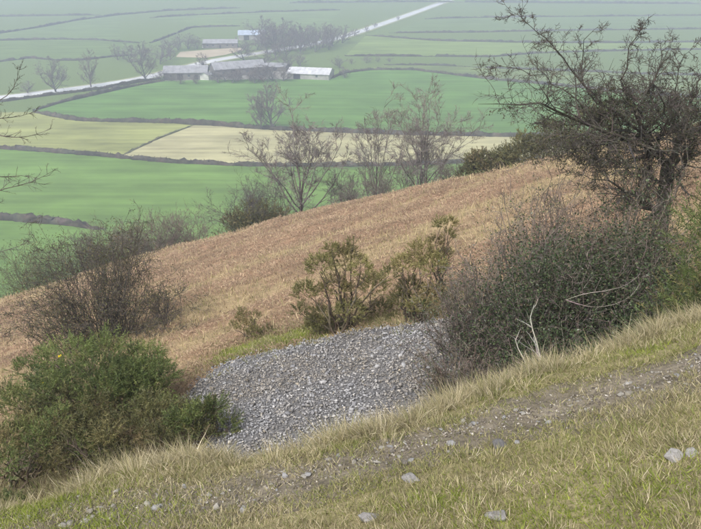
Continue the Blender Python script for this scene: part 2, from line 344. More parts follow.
# ---- bare trees (trunk and limbs, crown of twigs)
def bare_tree_meshes(h, spread=1.0, limbs=9, fork=0.3, up=0.06, base=(0.10, 0.085, 0.07), twig=(0.15, 0.12, 0.105), dens=1.0, stems=1, r=None, tw=0.010, tl=0.5):
    r = r or h * 0.024
    P = grow(np.tile([[0, 0, -0.3]], (stems, 1)), np.c_[rng.normal(0, 0.14 * (stems > 1) + 0.04, (stems, 2)), np.ones(stems)], np.full(stems, h * tl), 9, 0.07, 0.05); Rr = taper(np.full(stems, r), 9, 0.42)
    t_ = np.tile(np.linspace(fork, 1.0, limbs), stems) * 8; si = np.repeat(np.arange(stems), limbs); ii = np.minimum(t_.astype(int), 7); ff = (t_ - ii)[:, None]
    az = np.arange(limbs * stems) * 2.4 + rng.normal(0, 0.3, limbs * stems); an = (0.92 - 0.66 * np.tile(np.linspace(0, 1, limbs), stems) + rng.normal(0, 0.08, limbs * stems)) * spread
    dl = np.c_[np.sin(an) * np.cos(az), np.sin(an) * np.sin(az), np.cos(an)]
    a = grow(P[si, ii] * (1 - ff) + P[si, ii + 1] * ff, dl, h * 0.56 * rng.uniform(0.8, 1.1, limbs * stems), 9, 0.10, up); ar = taper(np.maximum(Rr[si, ii] * 0.48, 0.025), 9, 0.2)
    b, br = sprout(a, ar, 9, 0.2, 1.0, 0.62, 0.42, 6, 0.15, 0.05, 0.52, tw * 1.5, topless=0.35)
    c, cr = sprout(b, br, 7, 0.15, 1.0, 0.65, 0.5, 4, 0.18, 0.05, 0.6, tw, topless=0.4)
    d, dr = sprout(c, cr, int(8 * dens), 0.1, 1.0, 0.65, 0.6, 3, 0.18, 0.05, 0.7, tw * 0.7, topless=0.3)
    v, f = tubes([(P, Rr, 8), (a, ar, 5)]); tr = mesh('trunk', v, f, M['bark'], tint(len(v), base, 0.15, 12), True)
    v, f = tubes([(b, br, 4), (c, cr, 3), (d, dr, 1)]); cw = mesh('crown', v, f, M['bark'], tint(len(v), twig, 0.15, 12))
    top = max(v[:, 2].max(), 1.0)
    for m_ in (tr, cw):                        # every prototype is exactly 10 units high
        co = np.empty(len(m_.vertices) * 3, np.float32); m_.vertices.foreach_get('co', co); co = co.reshape(-1, 3); co *= 10.0 / top; m_.vertices.foreach_set('co', co.ravel()); m_.update()
    return tr, cw
def put_tree(name, meshes, loc, s, rz, label, cat='tree', group=None, sz=None):
    e = empty(name, loc, rz); e.scale = (s, s, sz or s); tag(e, label, cat, group)
    for nm, me in zip(('trunk', 'crown'), meshes): obj(nm, me, e)
    return e
def vspot(px, py):
    p = valley(px, py); return (float(p[0]), float(p[1]), -0.05)
def hill(px, py, pl=P2):
    x, y = on_plane(px, py, pl); return float(x), float(y)
def gspot(x, y, sink=0.05): return (float(x), float(y), float(height(x, y)) - sink)

AB, AT = (0.15, 0.135, 0.12), (0.185, 0.165, 0.15)
ASH = [bare_tree_meshes(10, 0.95, 12, 0.5, 0.05, AB, AT, r=0.17, tw=0.012, tl=0.42, dens=1.9),
       bare_tree_meshes(10, 0.75, 7, 0.4, 0.07, AB, AT, r=0.13, tw=0.012, stems=2, tl=0.40, dens=1.6),
       bare_tree_meshes(10, 0.7, 9, 0.2, 0.10, AB, AT, r=0.13, tw=0.0125, tl=0.55, dens=1.3)]
FAR = [bare_tree_meshes(10, 1.15, 12, 0.10, 0.05, base=(0.11, 0.10, 0.095), twig=(0.145, 0.122, 0.118), dens=0.9, tw=0.026, tl=0.45),
       bare_tree_meshes(10, 1.0, 12, 0.08, 0.06, base=(0.11, 0.10, 0.095), twig=(0.155, 0.128, 0.116), dens=0.9, tw=0.026, tl=0.5)]
# trees just behind the brow of the hill
def behind(px, py, d):                       # a spot d metres past the brow on the ray column of px
    dx, dy, dz = ray(px, py); y = float(brow(dx / dy * 57)) + d; x = dx / dy * y
    return float(x), float(y)
for (px, py, d, top, k, rz, wf, lab) in [
        (298, 205, 8, 92, 0, 0.4, 1.2, 'big bare ash tree with wide spreading limbs, centre of the hill brow'),
        (377, 188, 9, 82, 2, 1.2, 1.0, 'slender bare tree standing between the two wide ashes on the brow'),
        (421, 178, 8, 72, 1, 2.2, 1.05, 'tall forked bare tree on the brow, nearest the dark gorse'),
        (343, 196, 12, 150, 2, 4.0, 1.2, 'small thin bare sapling just right of the big ash'),
        (403, 183, 12, 140, 2, 5.1, 1.2, 'small thin bare sapling just left of the tall forked tree')]:
    x, y = behind(px, py, d); g = gspot(x, y, 0.1); ztop = at(px, top, y)[2]
    s = (ztop - g[2]) / 9.9
    put_tree('bare_tree', ASH[k], g, s * wf, rz, lab, 'tree', 'bare trees along the brow', s)

# trees of the valley
def far_tree(px, py, top, k, lab, wid=1.0, grp='trees in the valley'):
    p = vspot(px, py); hgt = at(px, top, p[1])[2] - 0
    s = hgt / 9.8
    e = put_tree('bare_tree', FAR[k], p, s * wid, random.uniform(0, 6), lab, 'tree', grp, s)
    return e
far_tree(273, 129, 74, 0, 'hazy bare tree in the hedge beyond the big ash', 1.0)
far_tree(262, 129.5, 88, 1, 'shorter bare tree beside the hazy tree in the far hedge', 0.9)
far_tree(56, 92, 54, 0, 'bare roadside tree, leftmost of the three along the road', 1.1)
far_tree(91, 87, 48, 1, 'bare roadside tree in the middle of the three along the road', 1.0)
far_tree(146, 79.5, 43, 0, 'dark dense roadside tree nearest the long barn', 1.05)
far_tree(28, 93, 80, 1, 'low dark bush by the road at the far left', 2.2)

# ------------------------------------------------------------------ hedges and field walls
def hedge(pix, hgt, wid, lab, base=(0.062, 0.056, 0.042), gaps=0.0, name='hedge', seed=0, twigs=6.0):
    p = valley([q[0] for q in pix], [q[1] for q in pix])
    seg = np.r_[0, np.cumsum(np.linalg.norm(np.diff(p, axis=0), axis=1))]; n = int(max(12, seg[-1] / 1.6)); t = np.linspace(0, seg[-1], n)
    c = np.stack([np.interp(t, seg, p[:, k]) for k in (0, 1)], 1)
    for _ in range(6): c[1:-1] = (c[:-2] + 2 * c[1:-1] + c[2:]) / 4
    d = np.gradient(c, axis=0); d = d / np.linalg.norm(d, axis=1)[:, None]; nn = np.stack([-d[:, 1], d[:, 0]], 1)
    prof = [(-0.5, 0), (-0.55, 0.35), (-0.42, 0.8), (-0.1, 1.0), (0.2, 0.97), (0.45, 0.75), (0.55, 0.3), (0.5, 0)]
    hh = hgt * (0.45 + 0.95 * fbm(t * 0.06, t * 0 + seed * 3.7, 7, 4)) * (0.7 + 0.6 * vn(t * 0.5, t * 0 + seed, 8)) * (0.35 + 0.65 * sstep(0.0, 14.0, np.minimum(t, t[-1] - t)))
    hh = hh * np.where(vn(t * 0.035, t * 0 + seed * 1.3, 12) < 0.10, 0.25, 1.0); ww = wid * (0.8 + 0.4 * vn(t * 0.4, t * 0 + seed, 9)); V = []
    for a, b in prof:
        j = rng.normal(0, 0.16, (n, 3)) * wid; j[:, 2] *= b
        V.append(np.c_[c + nn * (ww * a)[:, None], hh * b - 0.05] + j)
    V = np.stack(V, 1); V[:, 0, 2] = V[:, -1, 2] = -0.1
    k = len(prof); ix = np.arange(n * k).reshape(n, k)
    F = np.stack([ix[:-1, :-1], ix[1:, :-1], ix[1:, 1:], ix[:-1, 1:]], -1).reshape(-1, 4)
    V = V.reshape(-1, 3)
    nt = int(n * twigs); i = rng.integers(0, n, nt); q = np.c_[c[i] + nn[i] * rng.uniform(-0.4, 0.4, (nt, 1)) * wid, hh[i] * rng.uniform(0.5, 0.95, nt)]
    dd = unit(np.c_[rng.normal(0, 0.5, (nt, 2)), rng.uniform(0.4, 1.2, nt)]); L_ = rng.uniform(0.3, 0.9, (nt, 1)) * hgt * 0.6
    s = unit(np.cross(dd, rng.normal(0, 1, dd.shape))) * 0.10
    tv = np.stack([q - s, q + s, q + dd * L_ + s * 0.4, q + dd * L_ - s * 0.4], 1).reshape(-1, 3)
    F = np.concatenate([F, np.arange(len(tv)).reshape(-1, 4) + len(V)]); V = np.concatenate([V, tv])
    o = obj(name, mesh(name, V, F, M['hedge'], tint(len(V), base, 0.22, 9)))
    return tag(o, lab, 'hedge', 'hedges between the valley fields')
hedge(HA, 1.55, 1.5, 'dark clipped hedge along the lower edge of the straw-coloured field', seed=1)
hedge(HB[1:], 1.7, 1.6, 'dark hedge between the straw-coloured field and the big green field', seed=2)
hedge(HD, 1.7, 1.4, 'hedge slanting up from the olive field to the long barn', seed=3)
hedge(DG, 0.7, 1.0, 'low thin hedge dividing the olive field from the straw-coloured field', (0.11, 0.11, 0.06), seed=4)
hedge(HC, 1.6, 1.5, 'hedge along the far edge of the big green field', seed=5)
hedge([(-60, 106.5), (5, 101.5), (45, 96), (75, 92.5), (100, 89), (135, 83), (160, 78.5)], 1.5, 1.4, 'low hedge on the near side of the road under the roadside trees', seed=21)
hedge(HG, 2.2, 1.7, 'dark hedge at the foot of the meadow on the far left', seed=6)
for px_, h_, lab, s_ in [(H1, 2.4, 'longest dark hedge right of the farm, between rough and pale pasture', 7), (H2, 2.2, 'hedge just above the far edge of the big green field', 8),
                     (H3, 2.6, 'hedge right of the bright road that starts at the road', 9), (H4, 2.4, 'thin hedge above the hedge that starts at the bright road', 10),
                     (H5, 2.6, 'faint hedge level with the top end of the bright road', 11), (H6, 3.0, 'slanting hedge across the pale field in the top left corner', 12),
                     (H7, 2.4, 'gently arched hedge above the roadside trees', 13), (H8, 2.4, 'hedge right behind the roadside trees', 14),
                     (H9, 2.6, 'kinked hedge climbing from the trees above the yard', 15), (H10, 2.8, 'faint hedge above the pale blue farm building', 16),
                     (H11, 2.8, 'faint level hedge at the very top left', 17), (H12, 4.0, 'faint tall hedge at the very top of the valley', 18)]:
    hedge(px_, h_ * 0.62, 1.2, lab, (0.065, 0.062, 0.050), seed=s_, twigs=3.0)

# woods and scrub round the farm: each tree its own
wood_spots = [(300, 50, 30), (311, 49, 26), (322, 48, 24), (333, 46, 23), (342, 43, 24), (289, 51, 28), (305, 45, 22), (326, 43, 22), (279, 52, 20), (268, 54, 30), (257, 50, 33), (295, 46, 24), (316, 44, 23), (337, 40, 25), (284, 46, 16), (273, 47, 22), (262, 44, 14), (300, 54, 36), (287, 56, 36), (275, 59, 40), (315, 52, 34), (329, 50, 32), (247, 52, 38)]
for i, (a, b, c) in enumerate(wood_spots):
    far_tree(a, b, c, i % 2, 'bare tree in the small wood beside the bright road', 1.5, 'trees of the roadside wood')
for i, (a, b, c) in enumerate([(168, 53, 37), (178, 50, 33), (188, 49, 32), (197, 49, 36)]):
    far_tree(a, b, c, i % 2, 'bare tree in the clump above the sandy yard', 1.7, 'trees above the sandy yard')
for i, (a, b, c) in enumerate([(160, 64, 45), (118, 60, 43), (131, 62, 42), (170, 60, 44), (141, 60, 40)]):
    far_tree(a, b, c, i % 2, 'bare tree among the scrub behind the dark roadside tree', 1.5, 'trees behind the road')
for i, (a, b, c) in enumerate([(226, 81, 68), (238, 81, 66), (250, 81, 66), (262, 81, 64), (273, 81, 62), (283, 81, 66), (162, 81, 70), (171, 81, 74)]):
    far_tree(a, b, c, i % 2, 'low bare bush in the row in front of the farm barns', 2.3, 'bushes in front of the barns')
for i, (a, b, c) in enumerate([(218, 83, 70), (205, 70, 52), (232, 83, 71), (255, 83, 70), (290, 70, 52), (300, 66, 52), (265, 66, 50), (345, 78, 66), (340, 68, 56), (196, 84, 74), (244, 60, 42), (180, 84, 73)]):
    far_tree(a, b, c, i % 2, 'bare bush growing close against the farm buildings', 1.9, 'bushes round the farm')
for i, (a, b, c) in enumerate([(354, 36, 28), (366, 32, 25), (375, 27, 22), (398, 20, 15)]):
    far_tree(a, b, c, i % 2, 'bare bush beside the bright road above the small wood', 1.8, 'bushes along the bright road')
for i, (a, b, c) in enumerate([(366, 63, 55), (378, 62, 56), (390, 62, 57), (352, 64, 58)]):
    far_tree(a, b, c, i % 2, 'low bare bush on the rough ground right of the pale barn', 2.0, 'bushes right of the pale barn')

# ------------------------------------------------------------------ farm buildings
def bmat(nm, c, r=0.8, v=0.25, sc=0.4): return material(nm, tuple(k * (1 - v) for k in c), tuple(k * (1 + v) for k in c), scale=sc, rough=r, spec=0.3)
W_STONE = bmat('grey field stone', (0.15, 0.14, 0.125)); W_WHITE = bmat('white render', (0.52, 0.51, 0.48)); W_PALE = bmat('pale block wall', (0.30, 0.29, 0.27))
R_SLATE = bmat('grey slate', (0.235, 0.235, 0.25), 0.6); R_FIB = bmat('fibre cement sheet', (0.23, 0.23, 0.245), 0.7); R_PALE = bmat('pale corrugated sheet', (0.46, 0.46, 0.48), 0.55)
R_BLUE = bmat('pale blue sheet', (0.32, 0.37, 0.46), 0.5); DARK = bmat('painted opening shade', (0.025, 0.025, 0.028)); TIMBER = bmat('weathered timber', (0.13, 0.10, 0.08)); GLASS = bmat('window glass', (0.05, 0.06, 0.07), 0.15)
def box(bm, x0, x1, y0, y1, z0, z1):
    v = [bm.verts.new(p) for p in [(x0, y0, z0), (x1, y0, z0), (x1, y1, z0), (x0, y1, z0), (x0, y0, z1), (x1, y0, z1), (x1, y1, z1), (x0, y1, z1)]]
    for q in [(0, 3, 2, 1), (4, 5, 6, 7), (0, 1, 5, 4), (1, 2, 6, 5), (2, 3, 7, 6), (3, 0, 4, 7)]: bm.faces.new([v[k] for k in q])
def building(name, px, py, L, W, he, hr, rz, wall, roof, lab, cat, doors=(), windows=(), chimney=False):
    x, y, _ = vspot(px, py); e = empty(name, (x, y, 0.0), rz); tag(e, lab, cat)
    he *= 0.85; hr *= 0.85
    bm = bmesh.new(); l = L / 2; w = W / 2
    pr = [(-w, -0.3), (w, -0.3), (w, he), (0, hr), (-w, he)]
    A = [bm.verts.new((-l, a, b)) for a, b in pr]; B = [bm.verts.new((l, a, b)) for a, b in pr]
    bm.faces.new(A[::-1]); bm.faces.new(B)
    for k in range(5): bm.faces.new([A[k], A[(k + 1) % 5], B[(k + 1) % 5], B[k]])
    obj('wall', bm_mesh('wall', bm, wall), e)
    for s in (-1, 1):
        bm = bmesh.new(); n = max(6, int(L / 1.1)); ov = 0.5; sl = (hr - he) / w
        for k in range(n):                     # sheets laid side by side, each a little proud of the next
            a0 = -l - ov + (L + 2 * ov) * k / n; a1 = -l - ov + (L + 2 * ov) * (k + 1) / n - 0.05; dz = 0.06 * (k % 2)
            q = [(a0, s * (w + ov), he - ov * sl), (a1, s * (w + ov), he - ov * sl), (a1, 0, hr), (a0, 0, hr)]
            lo = [bm.verts.new((p[0], p[1], p[2] + 0.08)) for p in q]; hi = [bm.verts.new((p[0], p[1], p[2] + 0.26 + dz)) for p in q]
            bm.faces.new(lo); bm.faces.new(hi)
            for k2 in range(4): bm.faces.new([lo[k2], lo[(k2 + 1) % 4], hi[(k2 + 1) % 4], hi[k2]])
        obj('roof', bm_mesh('roof', bm, roof), e)
    for (a, wd, ht, side) in doors:
        bm = bmesh.new()
        if side == 'front': box(bm, a - wd / 2, a + wd / 2, -w - 0.06, -w + 0.2, -0.05, ht)
        else: box(bm, l - 0.2, l + 0.06, a - wd / 2, a + wd / 2, -0.05, ht)
        obj('doorway_shade', bm_mesh('doorway_shade', bm, DARK), e)  # solid near-black panel: the shade inside a doorway put into its colour
    for (a, z) in windows:
        bm = bmesh.new(); box(bm, a - 0.6, a + 0.6, -w - 0.05, -w + 0.2, z, z + 1.2); wo = obj('window', bm_mesh('window', bm, GLASS), e)
        bm = bmesh.new(); box(bm, a - 0.75, a + 0.75, -w - 0.16, -w + 0.1, z - 0.18, z - 0.003); obj('sill', bm_mesh('sill', bm, W_PALE), wo)
    if chimney:
        bm = bmesh.new(); box(bm, l - 1.4, l - 0.5, -0.45, 0.45, hr - 0.8, hr + 1.3); box(bm, l - 1.5, l - 0.4, -0.55, 0.55, hr + 1.3, hr + 1.5); obj('chimney', bm_mesh('chimney', bm, W_STONE), e)
    return e
building('barn', 187, 78, 24, 11, 4.6, 8.0, R(4), W_STONE, R_FIB, 'long grey-roofed barn nearest the roadside trees', 'barn', [(-3, 3, 3.2, 'front'), (6, 2.2, 2.6, 'front')], [(-8, 1.6), (2, 1.6)])
building('outbuilding', 206, 79.5, 4.6, 5.0, 3.2, 4.9, R(80), W_WHITE, R_FIB, 'small white gabled outbuilding between the two long barns', 'outbuilding', [(0, 1.6, 2.2, 'end')])
building('barn', 238, 74, 30, 12, 5.0, 8.6, R(24), W_STONE, R_FIB, 'long barn with a slanting grey roof right of the white outbuilding', 'barn', [(-4, 3.2, 3.4, 'front')], [(-10, 1.6), (4, 1.6)])
building('barn', 311, 77.5, 24, 13, 3.6, 6.4, R(-12), W_PALE, R_PALE, 'low barn with pale corrugated roof and one dark doorway', 'barn', [(-6.5, 4.0, 3.2, 'front')], [(5, 1.4)])
building('shed', 277, 70, 13, 7, 3.0, 4.8, R(-14), W_STONE, R_FIB, 'low grey shed between the slanting-roofed barn and the pale barn', 'shed', [(0, 2.4, 2.3, 'front')])
building('barn', 252, 39, 20, 12, 4.5, 7.6, R(6), W_PALE, R_BLUE, 'pale blue-roofed farm building farthest back in the farm', 'barn', [(-4, 4, 3.6, 'front')], [(5, 1.8)])
building('farmhouse', 221, 47.5, 24, 8, 4.2, 6.6, R(3), W_STONE, R_SLATE, 'low slate-roofed farmhouse just above the sandy yard', 'house', [(0, 1.3, 2.2, 'front')], [(-9, 1.4), (-5, 1.4), (5, 1.4), (9, 1.4)], True)
building('shed', 207, 47.5, 5, 5, 3.0, 4.6, R(70), W_WHITE, R_SLATE, 'small white shed at the left end of the slate-roofed farmhouse', 'shed', [(0, 1.4, 2.0, 'end')])

# ------------------------------------------------------------------ shrubs
def lump_points(lumps, n, shell=0.55, idx=False):
    """n points in a set of lumps (x, y, z, r), mostly near their surface, with outward directions"""
    L_ = np.asarray(lumps); i = rng.choice(len(L_), n, p=L_[:, 3] ** 2 / (L_[:, 3] ** 2).sum()); d = rdir(n); d[:, 2] = np.abs(d[:, 2]) * 1.0 - 0.25 * (rng.random(n) < 0.4)
    d = unit(d); rr = L_[i, 3] * rng.uniform(shell, 1.0, n) ** 0.7
    return (L_[i, :3] + d * rr[:, None], d, i) if idx else (L_[i, :3] + d * rr[:, None], d)
def dome_lumps(w, dpt, h, n, r0, r1, low=0.25):
    a = rng.uniform(0, 2 * np.pi, n); q = np.sqrt(rng.uniform(0.05, 1, n)); x = np.cos(a) * q * w / 2; y = np.sin(a) * q * dpt / 2
    z = h * (low + (1 - low) * rng.uniform(0.35, 1.0, n) * np.sqrt(np.clip(1 - 0.8 * q ** 2, 0, 1))); r = rng.uniform(r0, r1, n)
    return np.c_[x * (1 - r / w), y * (1 - r / dpt), np.maximum(z - r, r * 0.5), r]
GORSE = [(0.060, 0.085, 0.024), (0.085, 0.105, 0.030), (0.040, 0.062, 0.020), (0.105, 0.115, 0.040), (0.12, 0.095, 0.045)]
def gorse(loc, w, dpt, h, lab, nl=16, shoots=750, spines=22, sl=0.055, sw=0.010, shoot=0.17, r=(0.16, 0.30), cols=GORSE, wts=(3, 3, 2, 1.2, 0.7), flowers=0, stems=16, low=0.2, stemc=(0.13, 0.105, 0.075), lumps=None, grp='gorse bushes on the hillside', under=0.5):
    e = empty('gorse_bush', gspot(*loc)); tag(e, lab, 'bush', grp)
    lm = dome_lumps(w, dpt, h, nl, r[0] * h, r[1] * h, low) if lumps is None else np.asarray(lumps, float)
    tgt = lm[rng.integers(0, len(lm), stems), :3] + rng.normal(0, 0.04 * h, (stems, 3)); tgt[:len(lm)] = lm[:min(stems, len(lm)), :3]
    st_ = np.c_[rng.normal(0, 0.06 * w, (stems, 2)), np.full(stems, -0.08)]; d = tgt - st_; ln = np.linalg.norm(d, axis=1)
    t = np.linspace(0, 1, 7)[None, :, None]; P = st_[:, None] + d[:, None] * t; P[:, :, 2] += (np.sin(t[..., 0] * np.pi) * 0.12 * ln[:, None] * rng.uniform(-0.8, 0.8, (stems, 1)))
    P[:, 1:-1] += rng.normal(0, 0.03 * h, (stems, 5, 3)); rd = taper(np.full(stems, 0.014 + 0.008 * h), 7)
    b, br = sprout(P, rd, 7, 0.45, 1.0, 0.7, 0.4, 5, 0.2, 0.05, 0.6, 0.004)
    wood('stem', [(P, rd, 5), (b, br, 3)], stemc, e)
    p, dv, li = lump_points(lm, shoots, under, True); dv = unit(dv + np.array([0, 0, 0.55]) + rng.normal(0, 0.35, dv.shape)); sl_ = shoot * rng.uniform(0.6, 1.3, shoots)
    q = np.repeat(p, spines, 0) + np.repeat(dv, spines, 0) * (np.tile(np.linspace(0, 1, spines), shoots) * np.repeat(sl_, spines))[:, None]
    sd_ = unit(np.repeat(dv, spines, 0) * 0.75 + rdir(shoots * spines) * 0.85)
    lc = pick(cols, wts, len(lm)) * rng.normal(1.05, 0.22, (len(lm), 1)).clip(0.6, 1.6)      # each clump has its own age and tint
    c = np.repeat(0.45 * pick(cols, wts, shoots) + 0.55 * lc[li], spines, 0) * rng.normal(1, 0.12, (shoots * spines, 1))
    v, f, cc = spikes(q, sd_, sl * rng.uniform(0.6, 1.3, shoots * spines), np.full(shoots * spines, sw), c)
    obj('foliage', mesh('foliage', v, f, M['needle'], cc), e)
    order = np.argsort(-(lm[:, 2] + lm[:, 3] - 0.5 * lm[:, 1]))
    for k in range(flowers):                   # a small spray of yellow petals at the tip of a shoot
        j = order[2 * k]; pp = lm[j, :3] + unit(np.array([0.1, -0.75, 0.7])) * (lm[j, 3] + 0.16); n = 9
        qd = rdir(n); qs = unit(np.cross(qd, rng.normal(0, 1, (n, 3)))) * 0.015
        V_ = np.concatenate([[pp], np.stack([pp + qd * 0.022 - qs, pp + qd * 0.04, pp + qd * 0.022 + qs], 1).reshape(-1, 3)])
        F_ = np.array([[0, 1 + 3 * m_, 2 + 3 * m_, 3 + 3 * m_] for m_ in range(n)])
        obj('flower', mesh('flower', V_, F_, M['leaf'], pick([(0.85, 0.66, 0.03)], [1], len(V_))), e)
    return e
GREEN = [(0.105, 0.142, 0.042), (0.145, 0.182, 0.054), (0.060, 0.082, 0.028), (0.195, 0.200, 0.066), (0.20, 0.148, 0.078)]
MIDG = [(0.205, 0.190, 0.072), (0.155, 0.150, 0.056), (0.26, 0.22, 0.095), (0.105, 0.105, 0.042), (0.24, 0.18, 0.09)]
OLIVE = [(0.128, 0.124, 0.046), (0.095, 0.098, 0.038), (0.175, 0.150, 0.064), (0.066, 0.070, 0.028), (0.16, 0.118, 0.062)]
# left foreground gorse bank
for px, base, w, h, lab, fl, cs, nl, ns in [
        (108, 420, 1.9, 1.9, 'large green gorse bush with a yellow flower, tallest one left of the scree', 1, GREEN, 16, 1000),
        (52, 425, 1.7, 1.45, 'green gorse bush with a yellow flower left of the large one', 1, GREEN, 14, 800),
        (150, 410, 1.4, 1.35, 'feathery light green gorse bush touching the scree edge', 0, GREEN, 13, 750),
        (68, 452, 1.7, 1.10, 'yellowish olive gorse bush in front of the large green one', 0, OLIVE, 12, 750),
        (207, 438, 0.72, 0.70, 'small green gorse bush at the near corner of the scree', 0, GREEN, 6, 300),
        (160, 446, 1.3, 0.75, 'low brownish gorse between the small corner gorse and the olive one', 0, OLIVE, 10, 380),
        (20, 482, 1.9, 1.1, 'low dark gorse bush in the bottom left behind the pale grass', 0, GREEN, 9, 480),
        (100, 466, 1.3, 0.8, 'thin brownish gorse bush at the foot of the yellowish olive one', 0, OLIVE, 9, 330)]:
    x, y = hill(px, base); gorse((x, y), w * 1.5, w * 1.2, h * 1.3, lab, nl + 4, int(ns * 1.5), 17, 0.066, 0.015, 0.22, r=(0.12, 0.21), cols=cs, flowers=fl, stems=34, under=0.6, stemc=(0.17, 0.135, 0.10), grp='gorse at the left of the scree')
# gorse beyond the scree, clumps laid out as they show in the photograph
def clumps(x, y, pix):
    g = gspot(x, y); out = []
    for px, py, r in pix:
        yy = y + rng.uniform(-0.45, 0.45); p = at(px, py, yy); out.append((p[0] - g[0], p[1] - g[1], p[2] - g[2], r / FOC * yy / CP * 1.05))
    return np.array(out)
x, y = hill(345, 330); gorse((x, y), 2.4, 1.7, 2.0, 'broad leggy gorse bush standing at the far edge of the scree', 0, 1150, 18, 0.062, 0.016, 0.15, cols=MIDG, stems=22, lumps=clumps(x, y, [(306, 294, 11), (321, 268, 12), (344, 260, 14), (336, 290, 14), (361, 270, 10), (373, 288, 14), (389, 276, 8), (320, 318, 12), (350, 313, 13), (381, 312, 11), (332, 250, 5), (352, 245, 4), (300, 312, 7)]))
x, y = hill(416, 318); gorse((x, y), 1.4, 1.2, 1.9, 'tall loose gorse bush between the broad gorse and the thicket', 0, 700, 18, 0.062, 0.016, 0.15, cols=MIDG, stems=18, lumps=clumps(x, y, [(404, 266, 10), (420, 254, 11), (433, 268, 12), (411, 290, 12), (432, 296, 11), (398, 302, 9), (418, 308, 9)]))
x, y = hill(440, 300); gorse((x, y), 0.5, 0.5, 1.9, 'spindly gorse with bare stems and a few tufts by the thicket', 0, 170, 18, 0.062, 0.016, 0.13, cols=MIDG, stems=10, lumps=clumps(x, y, [(441, 226, 5), (448, 237, 5), (435, 244, 6), (451, 224, 4), (444, 256, 6)]))
x, y = hill(320, 334); gorse((x, y), 1.1, 0.9, 0.75, 'small round gorse at the foot of the broad gorse bush', 6, 220, 20, 0.055, 0.014, 0.14, cols=MIDG, stems=8)
x, y = hill(252, 338); gorse((x, y), 1.15, 0.8, 0.75, 'small dark gorse alone on the bracken above the scree', 6, 190, 20, 0.055, 0.014, 0.14, r=(0.18, 0.3), cols=MIDG, stems=9)
x, y = hill(240, 318); gorse((x, y), 0.5, 0.4, 0.55, 'tiny gorse sprig behind the small dark gorse', 4, 70, 18, 0.055, 0.014, 0.12, r=(0.15, 0.22), cols=MIDG, stems=7)
# dark gorse along the brow
for px, py, d, top, w, lab in [(247, 222, 1, 195, 5.2, 'wide green gorse on the brow in front of the bare shrubs'), (272, 212, 2.5, 196, 3.0, 'green gorse on the brow at the foot of the big ash'),
                             (478, 166, 1, 146, 2.6, 'left end of the dark gorse on the brow, nearest the forked tree'), (500, 160, 1, 138, 3.2, 'dark gorse in the middle of the brow clump'),
                             (525, 154, 1, 126, 3.6, 'dark gorse on the brow touching the hawthorn twigs'), (558, 146, 1, 112, 4.2, 'tallest dark gorse on the brow, half behind the hawthorn'), (600, 136, 1, 100, 5.0, 'dark gorse on the brow right behind the hawthorn crown')]:
    x, y = behind(px, py, d); g = height(x, y); hh = float(at(px, top, y)[2] - g)
    gorse((x, y), w, w * 0.7, max(hh, 1.2), lab, 16, 900, 9, 0.17, 0.055, 0.34, r=(0.20, 0.34), cols=OLIVE, stems=12, grp='gorse along the brow', under=0.35)
# gorse at the right edge of the picture
gorse((4.25, 7.1), 1.2, 1.5, 3.9, 'tall bright green gorse at the right edge above the pale grass', 26, 1500, 16, 0.055, 0.011, 0.16, r=(0.11, 0.19), cols=GREEN, stems=18, low=0.1, grp='gorse at the right edge')

# ---- twiggy bare shrubs
def twig_shrub(name, loc, w, h, lab, stems=26, c=(0.125, 0.105, 0.09), r=0.022, n2=7, n3=7, up=0.04, tw=0.004, dome=0.95, rr=4, leafn=0, leafc=None, cat='shrub', grp=None, leafs=0.03, n4=0):
    e = empty(name, gspot(*loc)); tag(e, lab, cat, grp)
    a = rng.uniform(0, 2 * np.pi, stems); lean = np.sqrt(rng.uniform(0, 1, stems)) * dome
    d = np.c_[np.cos(a) * lean * w / 2, np.sin(a) * lean * w / 2, h * np.sqrt(np.clip(1.02 - 0.75 * lean ** 2, 0.1, 1))]
    st_ = np.c_[d[:, :2] * 0.10, np.full(stems, -0.1)]
    P = grow(st_, d * np.array([1, 1, 0.8]) + rng.normal(0, 0.15 * h, d.shape), np.linalg.norm(d, axis=1) * 0.78, 8, 0.19, 0.02); rd = taper(np.full(stems, r), 8)
    b, br = sprout(P, rd, n2, 0.15, 1.0, 0.75, 0.50, 5, 0.22, up, 0.55, tw * 1.4, topless=0.3)
    cset, cr = sprout(b, br, n3, 0.1, 1.0, 0.75, 0.55, 3, 0.22, up, 0.65, tw)
    wood('stem', [(P, rd, 5)], tuple(k * 0.8 for k in c), e)
    sets = [(b, br, 3), (cset, cr, 3)]
    if n4:
        q, qr = sprout(cset, cr, n4, 0.1, 1.0, 0.8, 0.6, 3, 0.2, up, 0.7, tw * 0.8); sets.append((q, qr, 1))
    wood('twig', sets, c, e)
    if leafn:
        i = rng.integers(0, len(cset), leafn); k = rng.integers(0, 3, leafn); p = cset[i, k] + rng.normal(0, 0.02, (leafn, 3))
        v, f, cc = leaves(p, rdir(leafn), leafs * rng.uniform(0.6, 1.3, leafn), leafs * 0.6 * rng.uniform(0.6, 1.3, leafn), pick(*leafc, leafn))
        obj('foliage', mesh('foliage', v, f, M['needle'], cc), e)
    return e
LG = ([(0.07, 0.085, 0.035), (0.10, 0.09, 0.05), (0.05, 0.06, 0.03)], [2, 1, 1])
x, y = hill(165, 322)
twig_shrub('hawthorn_bush', (x, y), 2.0, 1.6, 'low bare bush at the right foot of the dark hawthorn bush', 14, (0.12, 0.10, 0.085), 0.02, 6, 7, 0.03, 0.006, n4=2, cat='bush')
